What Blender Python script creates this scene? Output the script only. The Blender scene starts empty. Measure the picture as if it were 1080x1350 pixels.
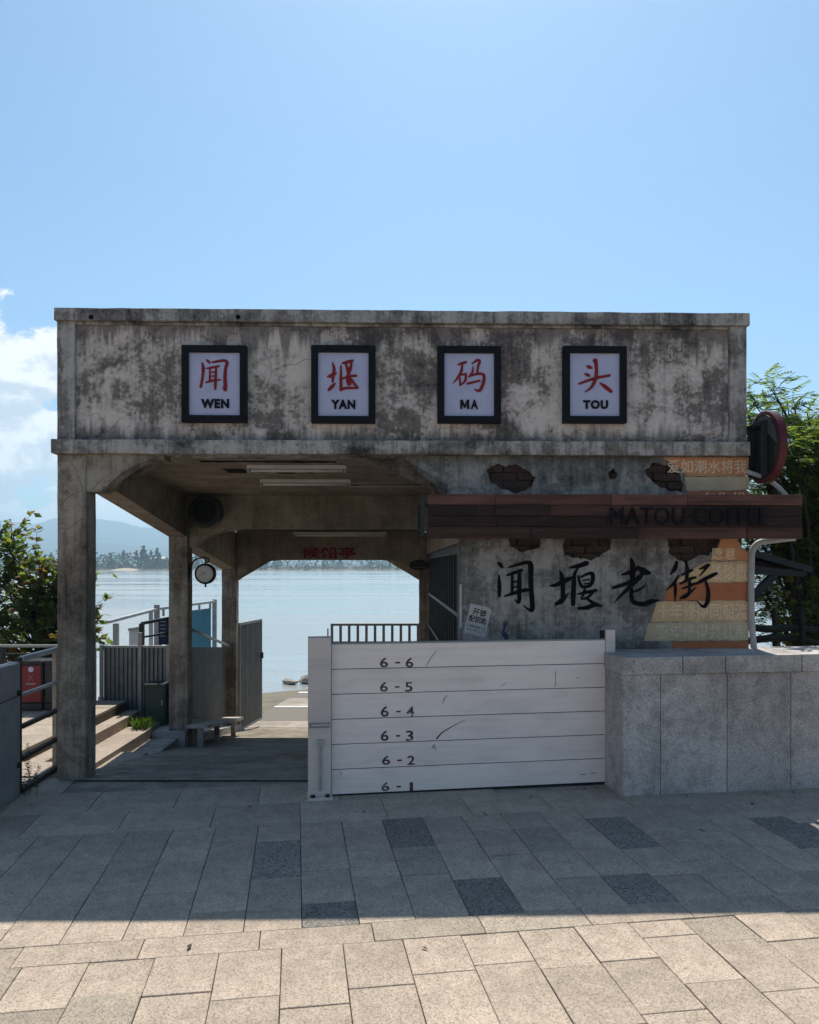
import bpy, bmesh, math, random
from mathutils import Vector, Matrix, noise as mnoise
from mathutils.geometry import delaunay_2d_cdt

sc = bpy.context.scene
COL = sc.collection
R = math.radians
F, CX, HY, CH = 998.0, 540.0, 746.0, 1.6      # focal length and centre of the survey photograph, horizon row, eye height

# ------------------------------------------------------------------ camera
cam = bpy.data.cameras.new('camera')
cam.sensor_fit = 'HORIZONTAL'; cam.sensor_width = 36.0
cam.lens = 36.0 * F / 1080.0
cam.shift_y = (HY - 675.0) / 1080.0
cam.clip_start = 0.05; cam.clip_end = 30000
camo = bpy.data.objects.new('camera', cam); COL.objects.link(camo)
camo.location = (0, 0, CH); camo.rotation_euler = (R(90), 0, 0)
sc.camera = camo

# ------------------------------------------------------------------ node helpers
def nd(t, typ, ins=None, **props):
    n = t.nodes.new(typ)
    for k, v in props.items(): setattr(n, k, v)
    for k, v in (ins or {}).items():
        s = n.inputs[k]
        if isinstance(v, bpy.types.NodeSocket): t.links.new(v, s)
        else: s.default_value = v
    return n
def mth(t, op, a, b=0.0, c=None, clamp=False):
    n = nd(t, 'ShaderNodeMath', {0: a, 1: b}, operation=op, use_clamp=clamp)
    if c is not None:
        if isinstance(c, bpy.types.NodeSocket): t.links.new(c, n.inputs[2])
        else: n.inputs[2].default_value = c
    return n.outputs[0]
def mixc(t, f, a, b, bt='MIX'):
    n = nd(t, 'ShaderNodeMix', {0: f, 6: a, 7: b}, data_type='RGBA', blend_type=bt)
    return n.outputs[2]
def ramp(t, f, stops):
    n = nd(t, 'ShaderNodeValToRGB', {0: f})
    e = n.color_ramp.elements
    while len(e) < len(stops): e.new(0.5)
    for i, (p, c) in enumerate(stops):
        e[i].position = p; e[i].color = (*c, 1) if len(c) == 3 else c
    return n.outputs[0]
def sstep(t, f, a, b):
    n = nd(t, 'ShaderNodeMapRange', {0: f, 1: a, 2: b, 3: 0.0, 4: 1.0}, interpolation_type='SMOOTHSTEP')
    return n.outputs[0]
def mapv(t, vec, scale=(1, 1, 1), loc=(0, 0, 0), rot=(0, 0, 0)):
    return nd(t, 'ShaderNodeMapping', {0: vec, 1: loc, 2: rot, 3: scale}).outputs[0]
def noi(t, vec, scale, detail=4.0, rough=0.55, dist=0.0):
    return nd(t, 'ShaderNodeTexNoise', {'Vector': vec, 'Scale': scale, 'Detail': detail, 'Roughness': rough, 'Distortion': dist}).outputs[0]
def bump(t, h, dist=0.01, strength=1.0):
    return nd(t, 'ShaderNodeBump', {'Height': h, 'Distance': dist, 'Strength': strength}).outputs[0]

# ------------------------------------------------------------------ world and sun
SUN_AZ, SUN_EL = 4.5, 57.0
w = bpy.data.worlds.new('World'); sc.world = w; w.use_nodes = True
t = w.node_tree; t.nodes.clear()
sky = nd(t, 'ShaderNodeTexSky', sky_type='NISHITA', sun_disc=False, sun_elevation=R(SUN_EL), sun_rotation=R(SUN_AZ),
         altitude=0.0, air_density=1.0, dust_density=0.6, ozone_density=3.0)
tc = nd(t, 'ShaderNodeTexCoord').outputs['Generated']
sp = nd(t, 'ShaderNodeSeparateXYZ', {0: tc})
zc = sp.outputs[2]
cv = mapv(t, tc, (1, 1, 1.7), (0.13, 0.4, 0.21))
n1 = noi(t, cv, 9.0, 12.0, 0.58, 0.2)
n2 = noi(t, mapv(t, tc, (1, 1, 1.7), (0.13, 0.4, 0.235)), 9.0, 12.0, 0.58, 0.2)
side = sstep(t, mth(t, 'ADD', sp.outputs[0], mth(t, 'MULTIPLY', zc, .75)), -0.10, -0.22)                     # a cloud bank over the left bank of the river
high = mth(t, 'MULTIPLY', mth(t, 'MAXIMUM', mth(t, 'SUBTRACT', zc, 0.27), 0.0), 3.2)
thr = mth(t, 'ADD', mth(t, 'ADD', 0.36, high), mth(t, 'MULTIPLY', mth(t, 'SUBTRACT', 1.0, side), 0.34))
dens = sstep(t, mth(t, 'SUBTRACT', n1, thr), 0.0, 0.05)
dens = mth(t, 'MULTIPLY', dens, 0.93)
lit = sstep(t, mth(t, 'SUBTRACT', n1, n2), -0.06, 0.07)
ccol = mixc(t, lit, (5.6, 6.1, 6.8, 1), (9.6, 9.5, 9.4, 1))
skyc = mixc(t, 1.0, sky.outputs[0], (0.85, 1.05, 1.08, 1), 'MULTIPLY')
fin = mixc(t, dens, skyc, ccol)
bg = nd(t, 'ShaderNodeBackground', {0: fin, 1: 0.088})
nd(t, 'ShaderNodeOutputWorld', {0: bg.outputs[0]})

sun = bpy.data.lights.new('sun', 'SUN'); sun.energy = 5.0; sun.angle = R(0.5); sun.color = (1.0, 0.94, 0.84)
suno = bpy.data.objects.new('sun', sun); COL.objects.link(suno)
sd = Vector((math.sin(R(SUN_AZ)) * math.cos(R(SUN_EL)), math.cos(R(SUN_AZ)) * math.cos(R(SUN_EL)), math.sin(R(SUN_EL))))
suno.rotation_euler = sd.to_track_quat('Z', 'Y').to_euler(); suno.location = sd * 60

sc.view_settings.view_transform = 'Standard'; sc.view_settings.look = 'None'
sc.view_settings.exposure = 0.5; sc.view_settings.gamma = 1.0
sc.render.engine = 'CYCLES'
sc.cycles.use_denoising = True
sc.cycles.max_bounces = 5; sc.cycles.diffuse_bounces = 3; sc.cycles.glossy_bounces = 2
sc.cycles.transmission_bounces = 4; sc.cycles.transparent_max_bounces = 6; sc.cycles.volume_bounces = 0
sc.cycles.caustics_reflective = False; sc.cycles.caustics_refractive = False

# ------------------------------------------------------------------ frames: a place on the ground with a heading
class Frame:
    def __init__(s, x, y, deg):
        s.a = R(deg); c, n = math.cos(s.a), math.sin(s.a)
        s.o = (x, y); s.U = (c, n); s.V = (-n, c)
    def hit(s, px, py, v=0.0):                  # (u, z) where a survey sight line meets the upright plane v
        d = ((px - CX) / F, 1.0)
        tt = (v + s.V[0] * s.o[0] + s.V[1] * s.o[1]) / (s.V[0] * d[0] + s.V[1] * d[1])
        X, Y = d[0] * tt - s.o[0], tt - s.o[1]
        return s.U[0] * X + s.U[1] * Y, CH - (py - HY) / F * tt
    def gnd(s, px, py, z=0.0):
        tt = (CH - z) * F / (py - HY)
        X, Y = (px - CX) / F * tt - s.o[0], tt - s.o[1]
        return s.U[0] * X + s.U[1] * Y, s.V[0] * X + s.V[1] * Y
    def loc(s, X, Y):
        X -= s.o[0]; Y -= s.o[1]
        return s.U[0] * X + s.U[1] * Y, s.V[0] * X + s.V[1] * Y
    def wor(s, u, v, z=0.0):
        return Vector((s.o[0] + s.U[0] * u + s.V[0] * v, s.o[1] + s.U[1] * u + s.V[1] * v, z))
WF = Frame(0, 0, 0)
B = Frame(-2.646, 5.68, 1.4)                  # the pavilion
_g = Frame(0, 0, 8.5)
_c = ((822 - CX) / F * 5.25, 5.25)
W = Frame(_c[0], _c[1], 8.0)                  # the granite wall
T = Frame(-0.4865, 3.42, 8.5)                 # the paving grid

OFF = {}
def thing(name, label, cat, fr, at=(0, 0, 0), group=None):
    o = bpy.data.objects.new(name, None); COL.objects.link(o)
    o.empty_display_size = 0.1
    o.location = fr.wor(at[0], at[1], at[2]); o.rotation_euler = (0, 0, fr.a)
    o['label'] = label; o['category'] = cat
    if group: o['group'] = group
    OFF[o.name] = Vector(at)
    return o
def add(name, verts, faces, mat, parent=None, smooth=False, fr=None, at=None):
    """mesh object; verts in the frame's own u, v, z"""
    off = OFF[parent.name] if parent else Vector(at or (0, 0, 0))
    me = bpy.data.meshes.new(name)
    me.from_pydata([tuple(Vector(v) - off) for v in verts], [], faces)
    me.materials.append(mat)
    if smooth:
        for p in me.polygons: p.use_smooth = True
    me.update()
    o = bpy.data.objects.new(name, me); COL.objects.link(o)
    if parent: o.parent = parent
    elif fr:
        o.location = fr.wor(off[0], off[1], off[2]); o.rotation_euler = (0, 0, fr.a)
    OFF[o.name] = off
    return o
def tag(o, label=None, cat=None, group=None, kind=None):
    if label: o['label'] = label
    if cat: o['category'] = cat
    if group: o['group'] = group
    if kind: o['kind'] = kind
    return o

# ------------------------------------------------------------------ shapes: (verts, faces)
def s_box(x0, x1, y0, y1, z0, z1, bev=0.0, sub=None, jit=0.0, seed=0):
    bm = bmesh.new()
    bmesh.ops.create_cube(bm, size=1.0)
    for v in bm.verts:
        v.co = Vector((x0 + (v.co.x + .5) * (x1 - x0), y0 + (v.co.y + .5) * (y1 - y0), z0 + (v.co.z + .5) * (z1 - z0)))
    if bev: bmesh.ops.bevel(bm, geom=bm.edges[:], offset=bev, segments=2, profile=0.6, affect='EDGES')
    if sub:
        for ax in range(3):
            lo, hi = ((x0, x1), (y0, y1), (z0, z1))[ax]
            n = int((hi - lo) / sub)
            for k in range(1, n):
                p = [0, 0, 0]; p[ax] = lo + (hi - lo) * k / n
                nn = [0, 0, 0]; nn[ax] = 1
                bmesh.ops.bisect_plane(bm, geom=bm.verts[:] + bm.edges[:] + bm.faces[:], plane_co=p, plane_no=nn)
        if jit:
            for v in bm.verts:
                q = v.co * 7.0 + Vector((seed, seed * 2, 0))
                v.co += mnoise.noise_vector(q) * jit + mnoise.noise_vector(q * 3.1) * jit * .5
    return out(bm)
def out(bm):
    bm.verts.index_update()
    vs = [v.co.copy() for v in bm.verts]; fs = [[v.index for v in f.verts] for f in bm.faces]
    bm.free(); return vs, fs
def merge(*ss):
    vs, fs = [], []
    for a, b in ss:
        n = len(vs); vs += list(a); fs += [[i + n for i in f] for f in b]
    return vs, fs
def s_prism(poly, v0, v1, axis='uz'):
    """closed outline extruded; 'uz': outline in u,z and depth along v; 'vz': outline in v,z and depth along u; 'uv': plan, depth z"""
    n = len(poly)
    def P(a, b, d): return {'uz': (a, d, b), 'vz': (d, a, b), 'uv': (a, b, d)}[axis]
    vs = [P(a, b, v0) for a, b in poly] + [P(a, b, v1) for a, b in poly]
    bm = bmesh.new()
    bv = [bm.verts.new(v) for v in vs]
    bm.faces.new(bv[:n]); bm.faces.new(bv[n:][::-1])
    for i in range(n):
        j = (i + 1) % n
        bm.faces.new((bv[i], bv[i + n], bv[j + n], bv[j]))
    bmesh.ops.triangulate(bm, faces=[f for f in bm.faces if len(f.verts) > 4])
    bmesh.ops.recalc_face_normals(bm, faces=bm.faces[:])
    return out(bm)
def s_tube(pts, r, n=8, cap=True):
    pts = [Vector(p) for p in pts]
    rs = r if isinstance(r, (list, tuple)) else [r] * len(pts)
    vs, fs = [], []
    up = None
    for i, p in enumerate(pts):
        d = (pts[min(i + 1, len(pts) - 1)] - pts[max(i - 1, 0)]).normalized()
        if up is None: up = d.orthogonal().normalized()
        up = (up - d * up.dot(d))
        up = up.normalized() if up.length > 1e-6 else d.orthogonal().normalized()
        s = d.cross(up)
        for k in range(n):
            a = 2 * math.pi * k / n
            vs.append(p + (up * math.cos(a) + s * math.sin(a)) * rs[i])
    for i in range(len(pts) - 1):
        for k in range(n):
            k2 = (k + 1) % n
            fs.append([i * n + k, i * n + k2, (i + 1) * n + k2, (i + 1) * n + k])
    if cap:
        fs.append(list(range(n))[::-1]); fs.append([(len(pts) - 1) * n + k for k in range(n)])
    return vs, fs
def s_bar(a, b, w_, h_=None):
    """square bar from a to b"""
    a, b = Vector(a), Vector(b); h_ = h_ or w_
    d = (b - a).normalized()
    s = d.cross(Vector((0, 0, 1)))
    s = s.normalized() if s.length > 1e-4 else Vector((1, 0, 0))
    u = s.cross(d)
    vs = []
    for p in (a, b):
        for x, y in ((-1, -1), (1, -1), (1, 1), (-1, 1)): vs.append(p + s * x * w_ / 2 + u * y * h_ / 2)
    return vs, [[0, 1, 2, 3][::-1], [4, 5, 6, 7], [0, 1, 5, 4], [1, 2, 6, 5], [2, 3, 7, 6], [3, 0, 4, 7]]
def s_disc(c, axis, prof, n=40):
    """lathe around c along axis; prof = [(dist along axis, radius)]"""
    axis = Vector(axis).normalized(); u = axis.orthogonal().normalized(); s = axis.cross(u)
    vs, fs = [], []
    for d, r in prof:
        for k in range(n):
            a = 2 * math.pi * k / n
            vs.append(Vector(c) + axis * d + (u * math.cos(a) + s * math.sin(a)) * max(r, 1e-4))
    for i in range(len(prof) - 1):
        for k in range(n):
            k2 = (k + 1) % n
            fs.append([i * n + k, i * n + k2, (i + 1) * n + k2, (i + 1) * n + k])
    fs.append(list(range(n))[::-1]); fs.append([(len(prof) - 1) * n + k for k in range(n)])
    return vs, fs
def text2d(s, offset=0.0, space=1.0):
    c = bpy.data.curves.new('lettering', 'FONT'); c.body = s; c.resolution_u = 3; c.offset = offset; c.fill_mode = 'FRONT'; c.space_character = space
    o = bpy.data.objects.new('lettering', c); COL.objects.link(o)
    bpy.context.view_layer.update()
    dg = bpy.context.evaluated_depsgraph_get()
    me = o.evaluated_get(dg).to_mesh()
    vs = [v.co.copy() for v in me.vertices]; fs = [list(p.vertices) for p in me.polygons]
    o.evaluated_get(dg).to_mesh_clear()
    bpy.data.objects.remove(o); bpy.data.curves.remove(c)
    return vs, fs
def s_text(s, u0, u1, z0, z1, v, depth=0.0, offset=0.0, rot=0.0, space=1.0):
    """lettering fitted to the box u0..u1, z0..z1 on the plane v, facing -v; depth > 0 gives raised letters"""
    vs, fs = text2d(s, offset, space)
    x0 = min(p.x for p in vs); x1 = max(p.x for p in vs); y0 = min(p.y for p in vs); y1 = max(p.y for p in vs)
    cu, cz = (u0 + u1) / 2, (z0 + z1) / 2
    def P(p, d):
        a = u0 + (p.x - x0) / (x1 - x0) * (u1 - u0) - cu; b = z0 + (p.y - y0) / (y1 - y0) * (z1 - z0) - cz
        return (cu + a * math.cos(rot) - b * math.sin(rot), d, cz + a * math.sin(rot) + b * math.cos(rot))
    n = len(vs)
    V = [P(p, v - depth) for p in vs]; FF = [list(f) for f in fs]
    if depth:
        from collections import Counter
        ec = Counter()
        for f in fs:
            for i in range(len(f)): ec[tuple(sorted((f[i], f[(i + 1) % len(f)])))] += 1
        V += [P(p, v) for p in vs]
        for (a, b), c in ec.items():
            if c == 1: FF.append([a, b, b + n, a + n])
    return V, FF
def catmull(pts, n=6):
    P = [pts[0]] + list(pts) + [pts[-1]]
    r = []
    for i in range(1, len(P) - 2):
        for k in range(n):
            s = k / n; q = []
            for c in range(len(pts[0])):
                a, b, d, e = P[i - 1][c], P[i][c], P[i + 1][c], P[i + 2][c]
                q.append(0.5 * (2 * b + (d - a) * s + (2 * a - 5 * b + 4 * d - e) * s * s + (3 * b - a - 3 * d + e) * s ** 3))
            r.append(q)
    r.append(list(pts[-1])); return r
def s_brush(strokes, conv, v, depth=0.002, rnd=None, wmin=2.0):
    """ink strokes of changing width; points (x, y, w) in a sketch grid, conv -> (u, z), step = size of one grid unit"""
    vs, fs = [], []
    for si, st in enumerate(strokes):
        q = catmull(st, 7)
        L, Rr = [], []
        m = len(q)
        for i in range(m):
            a = q[max(i - 1, 0)]; b = q[min(i + 1, m - 1)]
            dx, dy = b[0] - a[0], b[1] - a[1]; l = math.hypot(dx, dy) or 1
            wv = max(q[i][2], wmin) / 2 * (1 + (rnd.uniform(-.07, .07) if rnd else 0))
            L.append((q[i][0] - dy / l * wv, q[i][1] + dx / l * wv)); Rr.append((q[i][0] + dy / l * wv, q[i][1] - dx / l * wv))
        def capp(c, d, wv):
            a0 = math.atan2(d[1], d[0]); return [(c[0] + math.cos(a0 + x) * wv / 2, c[1] + math.sin(a0 + x) * wv / 2) for x in (-1.0, -.5, 0, .5, 1.0)]
        e1 = capp(q[-1], (q[-1][0] - q[-2][0], q[-1][1] - q[-2][1]), q[-1][2])
        e0 = capp(q[0], (q[0][0] - q[1][0], q[0][1] - q[1][1]), q[0][2])
        vv = v - si * 0.00025
        def put(p, d): vs.append((*conv(*p), d)); return len(vs) - 1
        def quad(loop):
            f0 = [put(p, vv - depth) for p in loop]; fs.append(f0)
            return f0
        for i in range(m - 1): quad([L[i], L[i + 1], Rr[i + 1], Rr[i]])
        quad([L[-1]] + e1[::-1] + [Rr[-1]]); quad([Rr[0]] + e0[::-1] + [L[0]])
        ring = L + e1[::-1] + Rr[::-1] + e0[::-1]
        f = [put(p, vv - depth) for p in ring]; b = [put(p, v + .0005) for p in ring]
        for i in range(len(ring)):
            j = (i + 1) % len(ring); fs.append([f[i], f[j], b[j], b[i]])
    return [(a, d, b) for a, b, d in vs], fs
def ragged(poly, step=0.03, amp=0.012, seed=0):
    """an outline with broken, uneven edges"""
    r = []
    n = len(poly)
    for i in range(n):
        a, b = Vector(poly[i]), Vector(poly[(i + 1) % n])
        k = max(1, int((b - a).length / step))
        for j in range(k):
            p = a.lerp(b, j / k); q = Vector((p.x * 17 + seed * 3.7, p.y * 17, seed))
            d = mnoise.noise_vector(q) + mnoise.noise_vector(q * 2.7) * .6
            r.append((p.x + d.x * amp, p.y + d.y * amp))
    return r
def s_sheet(outer, holes, v0, v1):
    """upright sheet in u,z with holes, from v0 (front) to v1 (back)"""
    pts, edges = [], []
    for loop in [outer] + holes:
        n0 = len(pts)
        pts += [Vector(p) for p in loop]
        edges += [(n0 + i, n0 + (i + 1) % len(loop)) for i in range(len(loop))]
    r = delaunay_2d_cdt(pts, edges, [], 0, 1e-5)
    V2, E2, F2 = r[0], r[1], r[2]
    def inside(p, loop):
        c = False; n = len(loop)
        for i in range(n):
            (x1, y1), (x2, y2) = loop[i], loop[(i + 1) % n]
            if (y1 > p.y) != (y2 > p.y) and p.x < (x2 - x1) * (p.y - y1) / (y2 - y1) + x1: c = not c
        return c
    keep = []
    for f in F2:
        c = sum((V2[i] for i in f), Vector((0, 0))) / len(f)
        if inside(c, outer) and not any(inside(c, h) for h in holes): keep.append(f)
    n = len(V2)
    vs = [(p.x, v0, p.y) for p in V2] + [(p.x, v1, p.y) for p in V2]
    fs = [list(f) for f in keep]
    from collections import Counter
    ec = Counter()
    for f in keep:
        for i in range(len(f)): ec[tuple(sorted((f[i], f[(i + 1) % len(f)])))] += 1
    for (a, b), c in ec.items():
        if c == 1: fs.append([a, b, b + n, a + n])
    return vs, fs

def add_letters(shape, mat, parent):
    """each letter of a raised inscription is a part of its own"""
    vs, fs = shape
    up = list(range(len(vs)))
    def root(i):
        while up[i] != i: up[i] = up[up[i]]; i = up[i]
        return i
    for f in fs:
        for i in f[1:]: up[root(i)] = root(f[0])
    comp = {}
    for f in fs: comp.setdefault(root(f[0]), []).append(f)
    for fl in sorted(comp.values(), key=lambda q_: min(vs[i][0] for f in q_ for i in f)):
        ids = sorted({i for f in fl for i in f}); mp = {i: k for k, i in enumerate(ids)}
        add('letter', [vs[i] for i in ids], [[mp[i] for i in f] for f in fl], mat, parent)
def bx(name, parent, mat, x0, x1, y0, y1, z0, z1, bev=0.004, **k):
    return add(name, *s_box(x0, x1, y0, y1, z0, z1, bev, **k), mat, parent)

# ------------------------------------------------------------------ materials
def newmat(name):
    m = bpy.data.materials.new(name); m.use_nodes = True
    t = m.node_tree; t.nodes.clear()
    b = nd(t, 'ShaderNodeBsdfPrincipled'); o = nd(t, 'ShaderNodeOutputMaterial', {0: b.outputs[0]})
    return m, t, b, nd(t, 'ShaderNodeTexCoord').outputs['Object']
def setb(t, b, **k):
    for n, v in k.items():
        s = b.inputs[n.replace('_', ' ')]
        if isinstance(v, bpy.types.NodeSocket): t.links.new(v, s)
        else: s.default_value = v
def plain(name, col, rough=0.6, metal=0.0, var=0.15, scale=9.0, bmp=0.002, spec=0.3):
    m, t, b, co = newmat(name)
    n = noi(t, co, scale, 6, .6); n2 = noi(t, co, scale * 9, 3)
    f = mth(t, 'ADD', mth(t, 'MULTIPLY', n, .7), mth(t, 'MULTIPLY', n2, .3))
    c = ramp(t, f, [(0.3, tuple(x * (1 - var * 1.6) for x in col)), (0.7, tuple(min(1, x * (1 + var)) for x in col))])
    setb(t, b, Base_Color=c, Roughness=mth(t, 'ADD', mth(t, 'MULTIPLY', n, .2), rough - .1), Metallic=metal, Normal=bump(t, f, bmp, .6))
    b.inputs['Specular IOR Level'].default_value = spec
    return m
def concrete(name, dark, mid, light, seed=0.0, bias=0.0, streak=.3, tint=(1, 1, 1), contrast=1.0, scale=1.0, drip=None, damp=None, finew=.3):
    """old render: pale lime wash worn off in patches, black algae runs, hairline cracks"""
    m, t, b, co = newmat(name)
    v = mapv(t, co, (scale,) * 3, (seed, seed * 1.7, seed * .6))
    big = noi(t, v, 1.5, 7, .62, .4)
    mid_ = noi(t, v, 5.0, 7, .60, .5)
    fine = noi(t, v, 34, 5, .7)
    st = noi(t, mapv(t, v, (13, 13, 1.1)), 1.0, 5, .6, .3)
    st2 = noi(t, mapv(t, v, (55, 55, 2.2)), 1.0, 3, .6)
    wide = noi(t, mapv(t, v, (1.6, 1.6, 5.0), (8, 3, 1)), 1.0, 6, .65, .6)
    f = mth(t, 'ADD', mth(t, 'MULTIPLY', big, .5), mth(t, 'MULTIPLY', mid_, .4))
    f = mth(t, 'ADD', f, mth(t, 'MULTIPLY', wide, .2))
    f = mth(t, 'ADD', f, mth(t, 'MULTIPLY', mth(t, 'SUBTRACT', fine, .5), finew))
    f = mth(t, 'ADD', f, mth(t, 'MULTIPLY', mth(t, 'SUBTRACT', st, .5), streak))
    f = mth(t, 'ADD', f, mth(t, 'MULTIPLY', mth(t, 'SUBTRACT', st2, .5), streak * .35))
    f = mth(t, 'ADD', mth(t, 'MULTIPLY', mth(t, 'SUBTRACT', f, .55), contrast), .5 + bias)
    mul = lambda c: tuple(a * k for a, k in zip(c, tint))
    lerp = lambda a, c, s: tuple(x + (y - x) * s for x, y in zip(a, c))
    col = ramp(t, f, [(0.22, mul(dark)), (0.40, mul(lerp(dark, mid, .7))), (0.50, mul(mid)), (0.585, mul(lerp(mid, light, .55))), (0.74, mul(light))])
    blot = sstep(t, noi(t, mapv(t, v, (1, 1, .8), (3, 1, 7)), 9.0, 8, .72, 1.2), .60, .66)        # algae spots
    col = mixc(t, mth(t, 'MULTIPLY', blot, .42), col, (*mul(dark), 1))
    run = sstep(t, noi(t, mapv(t, v, (18, 18, .5), (1, 5, 2)), 1.0, 4, .6), .62, .72)              # vertical runs
    col = mixc(t, mth(t, 'MULTIPLY', run, streak), col, (*mul(lerp(dark, mid, .25)), 1))
    zz = nd(t, 'ShaderNodeSeparateXYZ', {0: co}).outputs[2]
    for spec_, sg in ((drip, 1), (damp, -1)):                    # rain runs below the coping, damp rising from the band
        if not spec_: continue
        z_, L_, k_ = spec_
        nu = noi(t, mapv(t, v, (7, 7, .5), (sg * 4, 2, 0)), 1.0, 5, .62)
        nf = noi(t, mapv(t, v, (40, 40, 3)), 1.0, 4, .65)
        d_ = mth(t, 'MULTIPLY', mth(t, 'SUBTRACT', z_, zz), float(sg))
        ln_ = mth(t, 'MULTIPLY', mth(t, 'SUBTRACT', mth(t, 'ADD', mth(t, 'MULTIPLY', nu, .75), mth(t, 'MULTIPLY', nf, .25)), .36), L_)
        mk = sstep(t, mth(t, 'SUBTRACT', ln_, d_), -.04, .10)
        col = mixc(t, mth(t, 'MULTIPLY', mk, k_), col, (*mul(lerp(dark, mid, .12)), 1))
    vo = nd(t, 'ShaderNodeTexVoronoi', {'Vector': mapv(t, nd(t, 'ShaderNodeMix', {0: .12, 4: v, 5: nd(t, 'ShaderNodeTexNoise', {'Vector': v, 'Scale': 4.0}).outputs[1]}, data_type='VECTOR').outputs[1], (1, 1, 1)), 'Scale': 3.2}, feature='DISTANCE_TO_EDGE').outputs[0]
    crack = mth(t, 'MULTIPLY', mth(t, 'SUBTRACT', 1.0, sstep(t, vo, 0.0, 0.012)), sstep(t, big, .5, .6))
    col = mixc(t, mth(t, 'MULTIPLY', crack, .35), col, (*mul(dark), 1))
    h = mth(t, 'ADD', mth(t, 'MULTIPLY', f, .6), mth(t, 'MULTIPLY', fine, .4))
    h = mth(t, 'SUBTRACT', h, mth(t, 'MULTIPLY', crack, .4))
    setb(t, b, Base_Color=col, Roughness=.9, Normal=bump(t, h, .012, .8))
    b.inputs['Specular IOR Level'].default_value = .25
    return m
def granite(name, base, speck=.55, rnd=.14, scale=1.0, stain=.25):
    m, t, b, co = newmat(name)
    oi = nd(t, 'ShaderNodeObjectInfo')
    v = nd(t, 'ShaderNodeVectorMath', {0: co, 1: nd(t, 'ShaderNodeVectorMath', {0: oi.outputs['Location'], 3: 3.7}, operation='SCALE').outputs[0]}, operation='ADD').outputs[0]
    g1 = noi(t, v, 95 * scale, 3, .75); g2 = nd(t, 'ShaderNodeTexVoronoi', {'Vector': v, 'Scale': 130 * scale}).outputs[1]
    g2 = nd(t, 'ShaderNodeRGBToBW', {0: g2}).outputs[0]
    g = mth(t, 'ADD', mth(t, 'MULTIPLY', g1, .6), mth(t, 'MULTIPLY', g2, .4))
    lo = tuple(x * (1 - speck) for x in base); hi = tuple(min(1, x * (1 + speck * .7)) for x in base)
    c = ramp(t, g, [(0.3, lo), (0.47, base), (0.68, hi)])
    big = noi(t, co, 2.1, 6, .62, .5); med = noi(t, v, 11, 5, .6)
    k = mth(t, 'ADD', 1 - rnd, mth(t, 'MULTIPLY', oi.outputs['Random'], rnd * 2))
    k = mth(t, 'MULTIPLY', k, mth(t, 'ADD', 1 - stain * .5, mth(t, 'MULTIPLY', sstep(t, mth(t, 'ADD', mth(t, 'MULTIPLY', big, .6), mth(t, 'MULTIPLY', med, .4)), .36, .6), stain)))
    hs = nd(t, 'ShaderNodeVectorMath', {0: c, 3: k}, operation='SCALE').outputs[0]
    spot = sstep(t, noi(t, mapv(t, v, (1, 1, 1), (9, 2, 4)), 7.0, 3, .5), .70, .76)
    hs = mixc(t, mth(t, 'MULTIPLY', spot, .35), hs, (*[x * .45 for x in base], 1))
    setb(t, b, Base_Color=hs, Roughness=.85, Normal=bump(t, mth(t, 'ADD', g, med), .0025, .7))
    b.inputs['Specular IOR Level'].default_value = .3
    return m
def wood(name, a, c, gray=.3):
    m, t, b, co = newmat(name)
    oi = nd(t, 'ShaderNodeObjectInfo')
    v = nd(t, 'ShaderNodeVectorMath', {0: co, 1: nd(t, 'ShaderNodeCombineXYZ', {0: mth(t, 'MULTIPLY', oi.outputs['Random'], 37.0), 2: mth(t, 'MULTIPLY', oi.outputs['Random'], 11.0)}).outputs[0]}, operation='ADD').outputs[0]
    g = noi(t, mapv(t, v, (2.2, 30, 42)), 1.0, 7, .65, .8)
    p = noi(t, mapv(t, v, (2.5, 6, 9)), 1.0, 5, .6)
    f = mth(t, 'ADD', mth(t, 'MULTIPLY', g, .55), mth(t, 'MULTIPLY', p, .45))
    col = ramp(t, f, [(0.32, a), (0.5, tuple((x + y) / 2 for x, y in zip(a, c))), (0.68, c)])
    br = mth(t, 'ADD', .3, mth(t, 'MULTIPLY', mth(t, 'POWER', oi.outputs['Random'], 2.0), 1.9))
    col = nd(t, 'ShaderNodeVectorMath', {0: col, 3: br}, operation='SCALE').outputs[0]
    wear = sstep(t, noi(t, mapv(t, v, (3, 20, 24), (4, 4, 4)), 1.0, 6, .7), .6, .7)
    col = mixc(t, mth(t, 'MULTIPLY', wear, gray), col, (.16, .14, .13, 1))
    setb(t, b, Base_Color=col, Roughness=.8, Normal=bump(t, g, .006, .8))
    b.inputs['Specular IOR Level'].default_value = .3
    return m
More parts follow.
